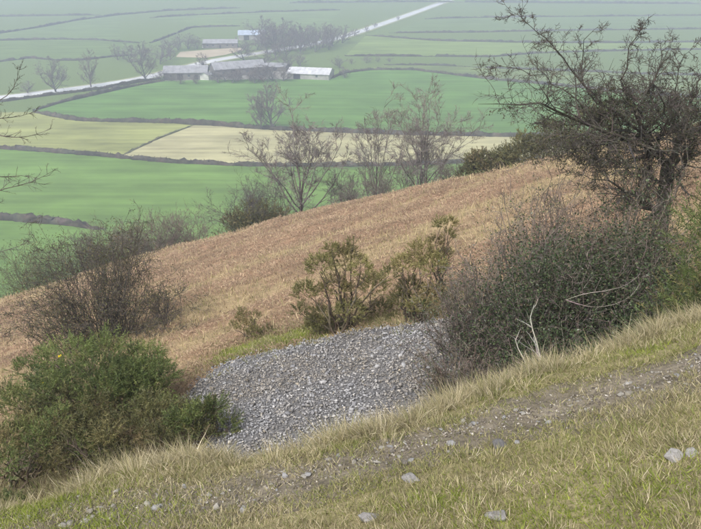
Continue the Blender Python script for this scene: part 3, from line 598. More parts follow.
# shrubs behind the brow (left and centre)
for px, py, d, top, w, lab, c, st_ in [
        (245, 224, 4, 165, 5.0, 'grey bare shrub behind the green gorse on the brow', (0.115, 0.10, 0.095), 22), (272, 214, 6, 160, 4.5, 'grey bare shrub between the gorse and the big ash', (0.12, 0.105, 0.10), 20),
        (186, 241, 4, 198, 4.0, 'upright brown bare shrub at the right end of the left thicket', (0.17, 0.135, 0.115), 26), (160, 247, 4, 199, 4.0, 'upright brown bare shrub in the middle of the left thicket', (0.165, 0.13, 0.11), 26),
        (132, 254, 4, 210, 4.2, 'brown bare shrub left of the upright shrubs on the brow', (0.16, 0.13, 0.11), 24), (104, 262, 4, 214, 4.2, 'brown bare shrub behind the dark hawthorn bush', (0.15, 0.125, 0.105), 24),
        (80, 268, 3, 226, 4.5, 'tangled bare shrub behind the left side of the hawthorn bush', (0.12, 0.105, 0.085), 24), (350, 198, 3, 178, 3.0, 'low bare shrub on the brow between the ashes', (0.15, 0.13, 0.115), 16),
        (455, 172, 3, 150, 3.0, 'low bare shrub on the brow left of the dark gorse', (0.14, 0.12, 0.105), 16), (380, 192, 4, 160, 2.6, 'bare undergrowth at the foot of the slender tree', (0.14, 0.12, 0.105), 14)]:
    x, y = behind(px, py, d); g = float(height(x, y)); hh = max(1.4, float(at(px, top, y)[2]) - g)
    twig_shrub('bare_shrub', (x, y), w, hh, lab, st_ + 6, c, 0.03, 7, 7, 0.09, 0.010, dome=0.85, n4=3, grp='bare shrubs along the brow')
for px, py, d, top, w, lab in [(26, 285, 3, 228, 5.0, 'greenish twiggy willow at the left edge below the hedge'), (52, 276, 4, 232, 3.6, 'second greenish willow beside the one at the left edge')]:
    x, y = behind(px, py, d); g = float(height(x, y)); hh = max(1.4, float(at(px, top, y)[2]) - g)
    twig_shrub('willow_shrub', (x, y), w, hh, lab, 26, (0.14, 0.145, 0.085), 0.03, 7, 7, 0.06, 0.010, dome=0.9, leafn=1500, leafc=LG, leafs=0.10, grp='willows at the left edge')

# ---- the big hawthorn on the right, its limbs laid along the ones in the photograph
def limb(pts): return np.array([at(*p) for p in pts])
def resample(p, K):
    s = np.r_[0, np.cumsum(np.linalg.norm(np.diff(p, axis=0), axis=1))]; t = np.linspace(0, s[-1], K); q = np.stack([np.interp(t, s, p[:, k]) for k in range(3)], 1)
    q[1:-1] = (q[:-2] + 2 * q[1:-1] + q[2:]) / 4; return q
HY = 13.5
hb = at(668, 168, HY); hz = float(height(hb[0], HY)); 
base = np.array([hb[0] + 0.05, HY, hz - 0.15])
trunk_pts = np.array([base, base + [0.03, 0, (hb[2] - hz) * 0.5], hb + [0.02, 0, -0.3], hb])
hw = empty('hawthorn_tree', tuple(base)); tag(hw, 'gnarled bare hawthorn tree with long twigs rising above the thicket', 'tree')
def rel(p): return p - base
L1 = [[(668, 172, 13.5), (655, 150, 13.4), (645, 135, 13.3), (636, 112, 13.2), (620, 92, 13.0)],
      [(668, 172, 13.5), (676, 150, 13.6), (682, 130, 13.7), (690, 105, 13.9), (702, 75, 14.1)],
      [(667, 215, 13.4), (656, 209, 13.1), (635, 196, 12.7), (608, 181, 12.4), (588, 178, 12.2)],
      [(655, 150, 13.4), (630, 140, 13.0), (598, 128, 12.8), (560, 112, 12.6), (520, 101, 12.4), (478, 104, 12.3)],
      [(645, 135, 13.3), (622, 118, 13.6), (600, 103, 13.8), (583, 92, 13.9), (578, 62, 14.0), (584, 34, 14.0), (606, 21, 14.0)],
      [(636, 112, 13.2), (621, 88, 13.2), (628, 58, 13.2), (634, 34, 13.2), (656, 13, 13.3)],
      [(600, 103, 13.8), (580, 82, 13.7), (560, 52, 13.6), (534, 28, 13.5), (505, 9, 13.4)],
      [(682, 130, 13.7), (672, 100, 13.6), (676, 70, 13.5), (687, 48, 13.4), (699, 44, 13.3)],
      [(598, 128, 12.8), (570, 96, 13.0), (545, 76, 13.0), (515, 66, 13.0), (480, 64, 13.0)],
      [(668, 172, 13.5), (690, 150, 13.0), (705, 120, 12.6), (720, 90, 12.3)],
      [(655, 150, 13.4), (640, 152, 14.2), (615, 148, 14.8), (585, 140, 15.2)],
      [(636, 112, 13.2), (650, 85, 13.9), (662, 62, 14.3), (660, 38, 14.5)],
      [(630, 140, 13.0), (600, 145, 12.5), (575, 150, 12.0), (552, 160, 11.8)]]
L1 += [[(645, 135, 13.3), (612, 128, 13.8), (580, 122, 14.2), (548, 128, 14.4)], [(682, 130, 13.7), (662, 112, 14.2), (640, 98, 14.6), (612, 92, 14.8)], [(655, 150, 13.4), (668, 128, 12.7), (665, 105, 12.3), (650, 85, 12.1)], [(667, 190, 13.4), (640, 168, 14.0), (612, 160, 14.3), (590, 158, 14.5)], [(667, 185, 13.4), (684, 165, 13.0), (696, 140, 12.8), (706, 110, 12.7)]]
lr = [0.085, 0.075, 0.06, 0.05, 0.05, 0.04, 0.035, 0.035, 0.03, 0.045, 0.045, 0.035, 0.035, 0.04, 0.04, 0.035, 0.04, 0.04]
LP = np.stack([resample(rel(limb(q)), 12) for q in L1]); LP[:, 1:-1] += rng.normal(0, 0.025, (len(L1), 10, 3)); LRr = taper(np.array(lr) * np.where(np.isin(np.arange(len(lr)), [4, 5, 6, 7, 8]), 0.55, 1.0), 12, 0.07)
TP = resample(rel(trunk_pts), 8)[None]; TR = taper(np.array([0.16]), 8, 0.85)
wood('trunk', [(TP, TR, 10)], (0.075, 0.068, 0.052), hw)
wood('limb', [(LP, LRr, 6)], (0.062, 0.056, 0.045), hw)
outer = np.array([4, 5, 6, 7, 8]); inner = np.setdiff1d(np.arange(len(L1)), outer)
b, br = sprout(LP[inner], LRr[inner], 27, 0.10, 1.0, 0.95, 0.33, 7, 0.22, 0.02, 0.55, 0.006, topless=0.3)
b0, br0 = sprout(LP[outer], LRr[outer], 26, 0.08, 1.0, 0.85, 0.20, 7, 0.2, 0.03, 0.5, 0.005, topless=0.45)
b = np.concatenate([b, b0]); br = np.concatenate([br, br0])
c_, cr = sprout(b, br, 8, 0.1, 1.0, 0.85, 0.55, 4, 0.26, 0.02, 0.6, 0.0045, topless=0.3)
d_, dr = sprout(c_, cr, 6, 0.1, 1.0, 0.85, 0.55, 3, 0.24, 0.01, 0.65, 0.0036, topless=0.3)
wood('crown', [(b, br, 4), (c_, cr, 3), (d_, dr, 1)], (0.088, 0.077, 0.068), hw)
low_m = c_[:, 0, 2] + base[2] < at(640, 95, 13.3)[2]      # moss and ivy leaves on the inner crown only
ids = np.flatnonzero(low_m); nlf = 20000; i = ids[rng.integers(0, len(ids), nlf)]
v, f, cc = leaves(c_[i, rng.integers(0, 4, nlf)] + rng.normal(0, 0.03, (nlf, 3)), rdir(nlf), rng.uniform(0.02, 0.05, nlf), rng.uniform(0.014, 0.03, nlf), pick([(0.05, 0.058, 0.022), (0.075, 0.075, 0.035), (0.035, 0.042, 0.02), (0.10, 0.085, 0.06)], [3, 2, 2, 1.5], nlf))
obj('foliage', mesh('foliage', v, f, M['needle'], cc), hw)

# ---- bramble thicket between the hawthorn and the scree
BRAM = [(0.038, 0.062, 0.024), (0.058, 0.086, 0.032), (0.088, 0.112, 0.050), (0.026, 0.038, 0.018), (0.13, 0.10, 0.065), (0.17, 0.18, 0.14)]
def bramble(loc, w, dpt, h, lab, nleaf, canes, nl=16, wts=(4, 3, 2, 3, 0.8, 0.5), ls=0.04, grp='bushes of the dark thicket', lumpr=(0.18, 0.32), c=(0.12, 0.10, 0.085), tw=0.0045, name='bramble_bush', leafcol=None):
    e = empty(name, gspot(*loc)); tag(e, lab, 'bush', grp)
    lm = dome_lumps(w, dpt, h, nl, lumpr[0] * h, lumpr[1] * h, 0.1)
    tg, _ = lump_points(lm, canes, 0.3); st_ = np.c_[tg[:, :2] * rng.uniform(0.1, 0.7, (canes, 1)), np.full(canes, -0.1)]; d = tg - st_; ln = np.linalg.norm(d, axis=1)
    t = np.linspace(0, 1, 8)[None, :, None]; P = st_[:, None] + d[:, None] * t; P[:, :, 2] += 0.22 * ln[:, None] * np.sin(t[..., 0] * np.pi * 0.8) * rng.uniform(0.2, 1.2, (canes, 1))
    P[:, 1:] += np.cumsum(rng.normal(0, 0.022 * h, (canes, 7, 3)), 1); rd = taper(np.full(canes, 0.010), 8, 0.4)
    b, br = sprout(P, rd, 8, 0.25, 1.0, 0.9, 0.26, 4, 0.30, 0.04, 0.6, tw)
    b2, br2 = sprout(b, br, 5, 0.1, 1.0, 0.9, 0.5, 3, 0.28, 0.03, 0.7, tw * 0.8)
    wood('stem', [(P, rd, 4), (b, br, 3), (b2, br2, 1)], c, e)
    if nleaf:
        p, dv = lump_points(lm, nleaf, 0.35); k = nleaf // 2; i = rng.integers(0, len(b2), k); p[:k] = b2[i, rng.integers(0, 3, k)] + rng.normal(0, 0.03, (k, 3))
        v, f, cc = leaves(p, unit(dv + rdir(nleaf) * 1.1), ls * rng.uniform(0.5, 1.3, nleaf), ls * 0.65 * rng.uniform(0.5, 1.3, nleaf), pick(leafcol or BRAM, wts, nleaf))
        obj('foliage', mesh('foliage', v, f, M['needle'], cc), e)
    return e
bramble((2.3, 10.9), 2.4, 2.0, 2.5, 'grey twiggy front of the thicket overhanging the scree', 4500, 190, 20, (2, 2, 2, 1, 2, 1), 0.04, c=(0.16, 0.135, 0.115))
bramble((3.3, 10.2), 2.6, 2.2, 3.2, 'dark leafy bramble bush in the middle of the thicket', 19000, 190, 24, ls=0.045, c=(0.16, 0.135, 0.115))
bramble((4.5, 10.4), 2.4, 2.2, 3.4, 'dark leafy bramble bush at the foot of the hawthorn trunk', 18000, 190, 24, ls=0.045, c=(0.15, 0.125, 0.105))
bramble((5.4, 12.4), 2.6, 2.2, 3.6, 'tangled bare undergrowth round the hawthorn trunk', 6000, 150, 22, (2, 2, 2, 2, 2, 0.5), 0.035, c=(0.14, 0.12, 0.10))
bramble((2.9, 8.3), 2.1, 1.6, 1.9, 'low dark bramble bush right behind the pale grass', 7500, 110, 16, c=(0.15, 0.125, 0.105))
bramble((4.0, 8.1), 1.9, 1.6, 2.4, 'shady bramble bush between the thicket and the bright green gorse', 11000, 80, 16)
bramble((3.5, 12.2), 3.6, 2.2, 3.9, 'open grey twiggy bush at the back of the thicket', 5000, 200, 22, (2, 2, 2, 1, 2, 1), 0.035, c=(0.17, 0.14, 0.12))
bramble((1.75, 9.6), 1.5, 1.3, 1.4, 'low grey twiggy bush at the near corner of the scree and thicket', 1800, 110, 12, (1, 1, 2, 1, 2, 1), 0.03, c=(0.17, 0.14, 0.115))
x, y = hill(106, 342)
bramble((x, y), 7.4, 5.0, 5.0, 'dark rounded twiggy hawthorn bush standing above the left gorse', 14000, 250, 30, (2, 3, 1, 3, 1), 0.05, 'bare bushes on the bracken', (0.18, 0.30), (0.088, 0.078, 0.064), 0.008, 'hawthorn_bush', OLIVE)
# dead pale twigs
def dead_twigs(loc, z0, n, ln, lab, dirc, c=(0.36, 0.33, 0.30)):
    e = empty('dead_branch', (loc[0], loc[1], float(height(*loc)) + z0)); tag(e, lab, 'branch')
    P = grow(rng.normal(0, 0.03, (n, 3)), np.asarray(dirc) + rng.normal(0, 0.45, (n, 3)), np.full(n, ln) * rng.uniform(0.6, 1.2, n), 8, 0.2, 0.03); rd = taper(np.full(n, 0.010), 8, 0.3)
    b, br = sprout(P, rd, 6, 0.2, 1.0, 0.8, 0.45, 5, 0.2, 0.0, 0.6, 0.004)
    wood('stem', [(P, rd, 5), (b, br, 3)], c, e)
EY_ = float(edge(1.55))
dead_twigs((1.65, EY_ + 0.75), 0.0, 7, 0.65, 'pale dead twigs sticking up at the foot of the thicket', (-0.05, 0.0, 1))
tb = at(562, 296, 8.2); e = empty('dead_branch', tuple(at(566, 300, 8.3))); tag(e, 'long pale dead bramble stems arching through the thicket', 'branch'); o_ = at(566, 300, 8.3)
P = np.stack([resample(limb(q) - o_, 10) for q in [[(566, 300, 8.3), (590, 308, 8.2), (612, 306, 8.1), (632, 297, 8.1), (640, 283, 8.3)], [(566, 300, 8.3), (585, 293, 8.2), (608, 291, 8.1), (628, 285, 8.1), (640, 274, 8.2)]]])
rd = taper(np.full(2, 0.0040), 10, 0.4); b, br = sprout(P, rd, 7, 0.2, 1.0, 0.7, 0.22, 6, 0.2, 0.02, 0.6, 0.0022)
wood('stem', [(P, rd, 5), (b, br, 3)], (0.28, 0.25, 0.22), e)

# ---- tree outside the left edge whose branches reach into the picture
lb = at(-70, 330, 10.5); lz = float(height(lb[0], 10.5)); lbase = np.array([lb[0], 10.5, lz - 0.1])
lt = empty('bare_tree', tuple(lbase)); tag(lt, 'bare tree just off the left edge whose twigs reach over the meadow', 'tree')
T0 = np.array([lbase, at(-66, 300, 10.5), at(-58, 210, 10.5), at(-52, 120, 10.5), at(-44, 40, 10.5)])
LL = [[(-58, 210, 10.5), (-25, 200, 10.4), (5, 188, 10.3), (32, 183, 10.2), (58, 168, 10.2)], [(-55, 165, 10.5), (-25, 172, 10.6), (4, 178, 10.6), (26, 174, 10.6), (42, 180, 10.6)],
      [(-52, 120, 10.5), (-25, 128, 10.4), (4, 137, 10.3), (26, 138, 10.3), (48, 130, 10.2)], [(-52, 120, 10.5), (-22, 110, 10.5), (6, 98, 10.5), (15, 88, 10.5), (20, 67, 10.5)],
      [(-64, 270, 10.5), (-30, 262, 10.5), (5, 250, 10.5), (24, 246, 10.4), (34, 236, 10.3)], [(-50, 100, 10.5), (-20, 120, 10.6), (5, 118, 10.7), (24, 116, 10.7), (38, 110, 10.7)]]
LP2 = np.stack([resample(limb(q) - lbase, 10) for q in LL]); LR2 = taper(np.full(len(LL), 0.013), 10, 0.15)
wood('trunk', [(resample(T0 - lbase, 9)[None], taper(np.array([0.09]), 9, 0.25), 8)], (0.09, 0.08, 0.07), lt); wood('limb', [(LP2, LR2, 5)], (0.10, 0.09, 0.08), lt)
b, br = sprout(LP2, LR2, 16, 0.35, 1.0, 0.75, 0.22, 6, 0.2, 0.05, 0.5, 0.004); c_, cr = sprout(b, br, 4, 0.2, 1.0, 0.7, 0.5, 4, 0.2, 0.03, 0.6, 0.003)
wood('crown', [(b, br, 3), (c_, cr, 3)], (0.11, 0.10, 0.09), lt)

# ------------------------------------------------------------------ stones
def stone_proto(k, npt=13):
    r_ = random.Random(k); bm = bmesh.new(); sx_, sy_, sz_ = 1.0, r_.uniform(0.6, 0.95), r_.uniform(0.35, 0.7)
    for _ in range(npt):
        v = np.array([r_.gauss(0, 1) for _ in range(3)]); v /= np.linalg.norm(v); m_ = max(abs(v)); v = v / (m_ ** 0.55); bm.verts.new((v[0] * sx_ * 0.5, v[1] * sy_ * 0.5, v[2] * sz_ * 0.5))
    res = bmesh.ops.convex_hull(bm, input=list(bm.verts)); dele = [g for g in res['geom_interior'] if isinstance(g, bmesh.types.BMVert)] + [g for g in res['geom_unused'] if isinstance(g, bmesh.types.BMVert)]
    bmesh.ops.delete(bm, geom=dele, context='VERTS'); bmesh.ops.triangulate(bm, faces=bm.faces); bmesh.ops.recalc_face_normals(bm, faces=bm.faces)
    bm.verts.index_update(); V = np.array([v.co[:] for v in bm.verts]); F = np.array([[v.index for v in f_.verts] for f_ in bm.faces]); bm.free()
    return V, F
PROTO = [stone_proto(k) for k in range(26)]
CHIP = [stone_proto(100 + k, 8) for k in range(26)]
def rot_rand(n, tilt=0.5):
    ax = rdir(n); ax = unit(ax * np.array([1, 1, 0.3])); an = rng.normal(0, tilt, n); z = rng.uniform(0, 2 * np.pi, n); out = np.empty((n, 3, 3))
    for i in range(n):
        c, s = math.cos(an[i]), math.sin(an[i]); x, y, w = ax[i]; Rm = np.array([[c + x * x * (1 - c), x * y * (1 - c) - w * s, x * w * (1 - c) + y * s], [y * x * (1 - c) + w * s, c + y * y * (1 - c), y * w * (1 - c) - x * s], [w * x * (1 - c) - y * s, w * y * (1 - c) + x * s, c + w * w * (1 - c)]])
        cz, sz_ = math.cos(z[i]), math.sin(z[i]); out[i] = Rm @ np.array([[cz, -sz_, 0], [sz_, cz, 0], [0, 0, 1]])
    return out
def merged_stones(name, P, size, cols, parent, tilt=0.6):
    k = rng.integers(0, len(CHIP), len(P)); Rm = rot_rand(len(P), tilt); V = []; F = []; C_ = []; off = 0
    for j in range(len(CHIP)):
        ii = np.flatnonzero(k == j)
        if not len(ii): continue
        pv, pf_ = CHIP[j]; v = np.einsum('nij,vj->nvi', Rm[ii], pv) * size[ii, None, None] + P[ii, None]
        V.append(v.reshape(-1, 3)); F.append((pf_[None] + (np.arange(len(ii)) * len(pv))[:, None, None] + off).reshape(-1, 3)); C_.append(np.repeat(cols[ii], len(pv), 0)); off += len(ii) * len(pv)
    return kind(obj(name, mesh(name, np.concatenate(V), np.concatenate(F), M['stone'], np.concatenate(C_)), parent), 'stuff')
SHADES = [(0.315, 0.31, 0.32), (0.25, 0.246, 0.256), (0.39, 0.386, 0.392), (0.165, 0.163, 0.172), (0.42, 0.41, 0.41), (0.28, 0.265, 0.25), (0.46, 0.43, 0.38), (0.34, 0.31, 0.265), (0.22, 0.195, 0.165)]
SW = [3, 3, 2.2, 1.6, 0.9, 1.0, 0.3, 0.3, 0.3]
VAR = []                                       # stone meshes shared by all the single stones: 26 shapes in 6 shades
for j, (pv, pf_) in enumerate(PROTO):
    VAR.append([mesh('stone', pv, pf_, M['stone'], np.tile(np.asarray(s)[None], (len(pv), 1))) for s in SHADES])
def one_stone(name, P, size, shade=None, parent=None, tilt=0.5, flat=1.0, j=None):
    j = random.randrange(26) if j is None else j
    o = obj(name, VAR[j][random.choices(range(9), SW)[0] if shade is None else shade], parent, tuple(P)); o.scale = (size, size, size * flat)
    o.rotation_euler = (random.gauss(0, tilt), random.gauss(0, tilt), random.uniform(0, 6.28)); return o
def rock_mesh(k, shade):
    g = np.random.default_rng(900 + k); bm = bmesh.new(); bmesh.ops.create_icosphere(bm, subdivisions=4, radius=1.0)
    V = np.array([v.co[:] for v in bm.verts]); F = np.array([[v.index for v in f_.verts] for f_ in bm.faces]); bm.free()
    nrm = unit(g.normal(0, 1, (15, 3))); nrm[0] = (0, 0, 1); dist = g.uniform(0.48, 0.92, 15); dt = V @ nrm.T
    rr = np.min(np.where(dt > 0.05, dist[None] / np.maximum(dt, 0.05), 9), 1).clip(0.3, 1.15)
    rr = rr * (1 + 0.10 * (fbm(V[:, 0] * 3 + k, V[:, 1] * 3 + V[:, 2] * 2, 50 + k, 4) - 0.5)) + 0.03 * (fbm(V[:, 0] * 11 + k, V[:, 1] * 11 + V[:, 2] * 9, 80 + k, 2) - 0.5)
    V = V * rr[:, None] * 0.5 * np.array([1.05, g.uniform(0.6, 0.85), g.uniform(0.5, 0.7)])
    c = np.asarray(SHADES[shade]) * np.array([1.0, 0.965, 0.90]) * (0.55 + 0.8 * fbm(V[:, 0] * 9, V[:, 1] * 9 + V[:, 2] * 7, 300 + k))[:, None]
    return mesh('rock', V, F, M['stone'], c)
# the scree: grit sheet, 300 stones that show largest, the rest as one mass
SP_ = [(178, 408), (194, 382), (228, 362), (285, 349), (340, 333), (395, 324), (440, 315), (530, 300), (600, 330), (560, 385), (470, 410), (400, 440), (300, 470), (250, 475), (215, 455), (190, 430)]
scp = np.array([hill(*q) for q in SP_])
def inside(x, y, poly):
    r = np.zeros(len(x), bool); n = len(poly)
    for i in range(n):
        a, b = poly[i], poly[(i + 1) % n]; c = (a[1] > y) != (b[1] > y)
        with np.errstate(divide='ignore', invalid='ignore'): r ^= c & (x < (b[0] - a[0]) * (y - a[1]) / (b[1] - a[1]) + a[0])
    return r
def scree_pts(n, jit=0.22):
    lo, hi = scp.min(0), scp.max(0); out = []
    while len(out) < n:
        q = rng.uniform(lo, hi, (n, 2)); j = rng.normal(0, jit, q.shape)
        out += list((q + 0 * j)[inside(q[:, 0] + j[:, 0], q[:, 1] + j[:, 1], scp)])
    return np.array(out[:n])
gx, gy = np.meshgrid(np.arange(scp[:, 0].min(), scp[:, 0].max(), 0.12), np.arange(scp[:, 1].min(), scp[:, 1].max(), 0.12)); sh = gx.shape
ins = inside(gx.ravel(), gy.ravel(), scp).reshape(sh); gz = height(gx, gy) + 0.012 + (fbm(gx * 3, gy * 3, 41) - 0.5) * 0.03
ix = np.arange(gx.size).reshape(sh); keep = ins[:-1, :-1] & ins[1:, :-1] & ins[:-1, 1:] & ins[1:, 1:]
sf = np.stack([ix[:-1, :-1], ix[:-1, 1:], ix[1:, 1:], ix[1:, :-1]], -1)[keep]
scree = kind(obj('scree', mesh('scree', np.stack([gx.ravel(), gy.ravel(), gz.ravel()], 1), sf, M['scree'], smooth=True)), 'structure')
q = scree_pts(21000, 0.16); sz_ = 0.032 + 0.040 * rng.random(len(q)) ** 2.2 + 0.035 * (rng.random(len(q)) < 0.10)
merged_stones('loose_stones', np.c_[q, height(q[:, 0], q[:, 1]) + 0.026 + rng.uniform(-0.008, 0.03, len(q))], sz_ * 0.88, pick(SHADES, SW, len(q)) * (1 - np.array([[0.10, 0.16, 0.26]]) * sstep(0.35, 0.75, fbm(q[:, 0] * 0.9, q[:, 1] * 0.9, 131) + 0.25 * sstep(0, 2.0, q[:, 0]))[:, None]), scree, 0.35)
q = scree_pts(4000, 0.1); hit = []
SPv = [(190, 405), (205, 383), (240, 363), (300, 348), (350, 333), (400, 326), (432, 324), (440, 395), (300, 430), (232, 445)]
vis = q[inside(q[:, 0], q[:, 1], np.array([hill(*k) for k in SPv]))][:300]
for a, b in vis:
    s = random.choice([0.06, 0.065, 0.07, 0.08, 0.09, 0.13]); one_stone('stone', (a, b, float(height(a, b)) + 0.045), s, None, scree, 0.45, 0.8)
# stones of the path
nst = 240; xx = rng.uniform(-2.0, 2.5, nst); vv = rng.normal(0, 0.33, nst).clip(-1, 1); ww_ = np.interp(xx, [-2.5, -1.2, 0, 1, 3], [0.46, 0.44, 0.40, 0.36, 0.36])
yy = path_c(xx) + vv * ww_
for a, b in zip(xx, yy):
    s = random.choice([0.016, 0.02, 0.02, 0.024, 0.028, 0.034, 0.044, 0.055]); one_stone('stone', (a, b, float(height(a, b, False)) - 0.012 + s * 0.12), s, random.choice([4, 4, 6, 6, 6, 7, 7, 8]), footpath, 0.3, 0.7)
n = 4200; xx = rng.uniform(-2.9, 3.3, n); ww_ = np.interp(xx, [-2.5, -1.2, 0, 1, 3], [0.44, 0.40, 0.30, 0.28, 0.28]); yy = path_c(xx) + rng.normal(0, 0.36, n).clip(-1.1, 1.1) * ww_
merged_stones('gravel', np.c_[xx, yy, height(xx, yy, False) - 0.010], 0.007 + 0.018 * rng.random(n) ** 2, pick([(0.32, 0.29, 0.25), (0.20, 0.17, 0.14), (0.40, 0.37, 0.33), (0.13, 0.11, 0.09)], [2, 3, 1, 2], n), footpath, 0.8)
# single rocks beside the path
for px, py, wpx, sh_, flat, jj, lab in [
        (672, 463, 32, 2, 0.9, 1, 'largest pale grey rock in the grass at the lower right edge'), (690, 461, 22, 2, 0.9, 7, 'pale rock touching the right edge beside the largest rock'), (632, 383, 24, 4, 0.5, 3, 'flat whitish stone on the path edge at the right'), (600, 418, 15, 3, 0.9, 12, 'dark grey stone standing on the path at the right'),
        (497, 518, 28, 0, 0.9, 4, 'grey rock at the bottom edge right of centre'), (370, 519, 26, 0, 0.9, 9, 'smooth grey rock at the bottom edge near the centre'), (87, 521, 26, 4, 0.8, 5, 'pale rock at the bottom left edge'),
        (133, 506, 18, 2, 0.8, 6, 'pale grey rock in the grass at the lower left'), (151, 507, 13, 4, 0.8, 8, 'smaller pale rock just right of the lower left rock'), (500, 447, 22, 3, 0.55, 10, 'dark flat rock sunk in the grass below the path'),
        (411, 482, 24, 0, 0.5, 11, 'flat bluish grey rock sunk below the middle of the path'), (328, 475, 13, 4, 0.7, 13, 'whitish stone on the left half of the path'), (360, 452, 11, 4, 0.8, 14, 'white stone at the upper edge of the path near the middle'),
        (284, 461, 12, 2, 0.8, 15, 'pale stone in the grass above the left of the path'), (433, 437, 9, 4, 0.8, 16, 'bright white pebble on the middle of the path'), (500, 387, 12, 2, 0.6, 17, 'pale stone in the bright green grass above the path'), (384, 462, 14, 5, 0.6, 18, 'long thin pale stone lying across the path')]:
    x, y = hill(px, py, P1); D = math.hypot(math.hypot(x, y), 3.0); s = wpx / FOC * math.hypot(y / CP * 0.98, 0.3) * 0.95
    o = obj('rock', rock_mesh(jj, sh_), None, (x, y, float(height(x, y)) + s * 0.04 * flat)); o.scale = (s * 1.1, s * 1.1, s * 1.1 * flat); o.rotation_euler = (random.gauss(0, 0.12), random.gauss(0, 0.12), random.uniform(0, 6.28)); tag(o, lab, 'rock', 'loose rocks on the shelf')

# ------------------------------------------------------------------ grass, bracken (uncountable)
def blades(P, up, ln, w, bend, col, name):
    n = len(P); a = rng.uniform(0, 2 * np.pi, n); s = np.c_[np.cos(a), np.sin(a), np.zeros(n)] * (w / 2)[:, None]; m = P + up * (ln * 0.55)[:, None]
    tip = P + up * (ln * 0.9)[:, None] + bend * ln[:, None]; m = m + bend * (ln * 0.22)[:, None]
    v = np.stack([P - s, P + s, m + s * 0.75, m - s * 0.75, tip], 1).reshape(-1, 3); i = np.arange(n)[:, None] * 5
    f = np.concatenate([i + np.array([[0, 1, 2]]), i + np.array([[0, 2, 3]]), i + np.array([[3, 2, 4]])])
    k = np.array([0.75, 0.75, 1.0, 1.0, 1.08])[None, :, None]
    return kind(obj(name, mesh(name, v, f, M['leaf'], (col[:, None] * np.ones((1, 5, 1))).reshape(-1, 3))), 'stuff')
STRAW = [(0.43, 0.37, 0.235), (0.34, 0.29, 0.17), (0.52, 0.46, 0.32), (0.27, 0.24, 0.12), (0.20, 0.205, 0.085)]
TURF = [(0.235, 0.240, 0.080), (0.175, 0.200, 0.060), (0.34, 0.30, 0.155), (0.42, 0.37, 0.22), (0.25, 0.22, 0.11)]
LUSH = [(0.22, 0.26, 0.045), (0.27, 0.30, 0.055), (0.16, 0.205, 0.035)]
def lush(x, y):
    m = np.zeros(len(x))
    for px, py, r in [(470, 382, .38), (35, 512, .5), (110, 520, 0.4), (610, 500, .5), (560, 515, .4), (480, 395, .25), (650, 520, .3), (440, 505, .2), (655, 350, .2)]:
        cx, cy = hill(px, py, P1); m = np.maximum(m, np.exp(-(((x - cx) / r) ** 2 + ((y - cy) / (r * 0.5)) ** 2)))
    return m
down = unit(np.array([[-0.45, 0.75, 0.1]]))
# short turf
n = 340000; x = rng.uniform(-3.4, 3.3, n); y = 1.75 + (edge(x) + 0.45 - 1.75) * rng.random(n)
soil = 1.05 - np.abs(y - path_c(x)) / np.interp(x, [-1.5, 0, 2], [0.24, 0.20, 0.19]) + 1.7 * (fbm(x * 3.2, y * 5, 109) - 0.5) + 0.9 * (fbm(x * 12, y * 15, 110, 2) - 0.5)
keepm = (rng.random(n) < 1 - sstep(-0.25, 0.45, soil) * np.interp(x, [-1.6, -0.7, 0.2], [0.35, 0.70, 0.88])) & (rng.random(n) < 0.30 + 0.9 * fbm(x * 2.2, y * 2.2, 101))
x, y = x[keepm], y[keepm]; n = len(x); lu = lush(x, y); patch = fbm(x * 1.3, y * 1.8, 103)
cw = pick(TURF, [3, 2.2, 2, 1.2, 2], n); cs = pick(STRAW, [3, 3, 1, 2, 2], n); cl = pick(LUSH, [2, 1, 2], n)
col = np.where((rng.random(n) < sstep(0.34, 0.58, patch) * 0.85)[:, None], cs, cw); col = np.where((rng.random(n) < lu * 0.9)[:, None], cl, col)
ln = rng.uniform(0.012, 0.042, n) * (0.6 + 0.9 * fbm(x * 3, y * 3, 107)); P = np.c_[x, y, height(x, y, False) - np.where(path_m(x, y) < 1.05, 0.014, 0.004)]
tv, tf, tc_ = spikes(P, unit(np.c_[rng.normal(0, 0.9, (n, 2)) + down[:, :2] * 0.3, np.ones(n)]), ln * 1.2, rng.uniform(0.003, 0.0062, n), col); kind(obj('turf', mesh('turf', tv, tf, M['leaf'], tc_)), 'stuff')
# tussocks of long pale grass along the edge and scattered below the path
def tussocks(cx, cy, per, l0, l1, cols, wts, name, w0=0.0022, w1=0.0046, rad=0.07, droop=0.5):
    k = len(cx); n = k * per; a = rng.uniform(0, 2 * np.pi, n); q = np.sqrt(rng.random(n)); rr = np.repeat(rng.uniform(0.5, 1.3, k) * rad, per)
    x = np.repeat(cx, per) + np.cos(a) * q * rr; y = np.repeat(cy, per) + np.sin(a) * q * rr
    out = np.c_[np.cos(a) * q, np.sin(a) * q, np.zeros(n)]; ln = np.repeat(rng.uniform(l0, l1, k), per) * rng.uniform(0.45, 1.15, n)
    tone = np.repeat(rng.normal(1, 0.13, (k, 1)), per, 0); col = pick(cols, wts, n) * tone
    return blades(np.c_[x, y, height(x, y) - 0.01], unit(np.c_[out[:, :2] * 0.5 + rng.normal(0, 0.16, (n, 2)), np.ones(n)]), ln, rng.uniform(w0, w1, n) * 1.1, unit(out + down * 0.7 + rng.normal(0, 0.45, (n, 3)) + np.array([[0, 0, -0.25]])) * droop, col, name)
k = 1250; cx = rng.uniform(-3.9, 3.6, k); off = rng.normal(0.10, 0.12, k); cy = edge(cx) + off - 0.02; ok = rng.random(k) < sstep(0.25, 0.65, fbm(cx * 2, cy * 2, 111))
tussocks(cx[ok], cy[ok], 62, 0.05, 0.18, STRAW, [3, 3, 2, 1.6, 1.7], 'long_grass', droop=0.7)
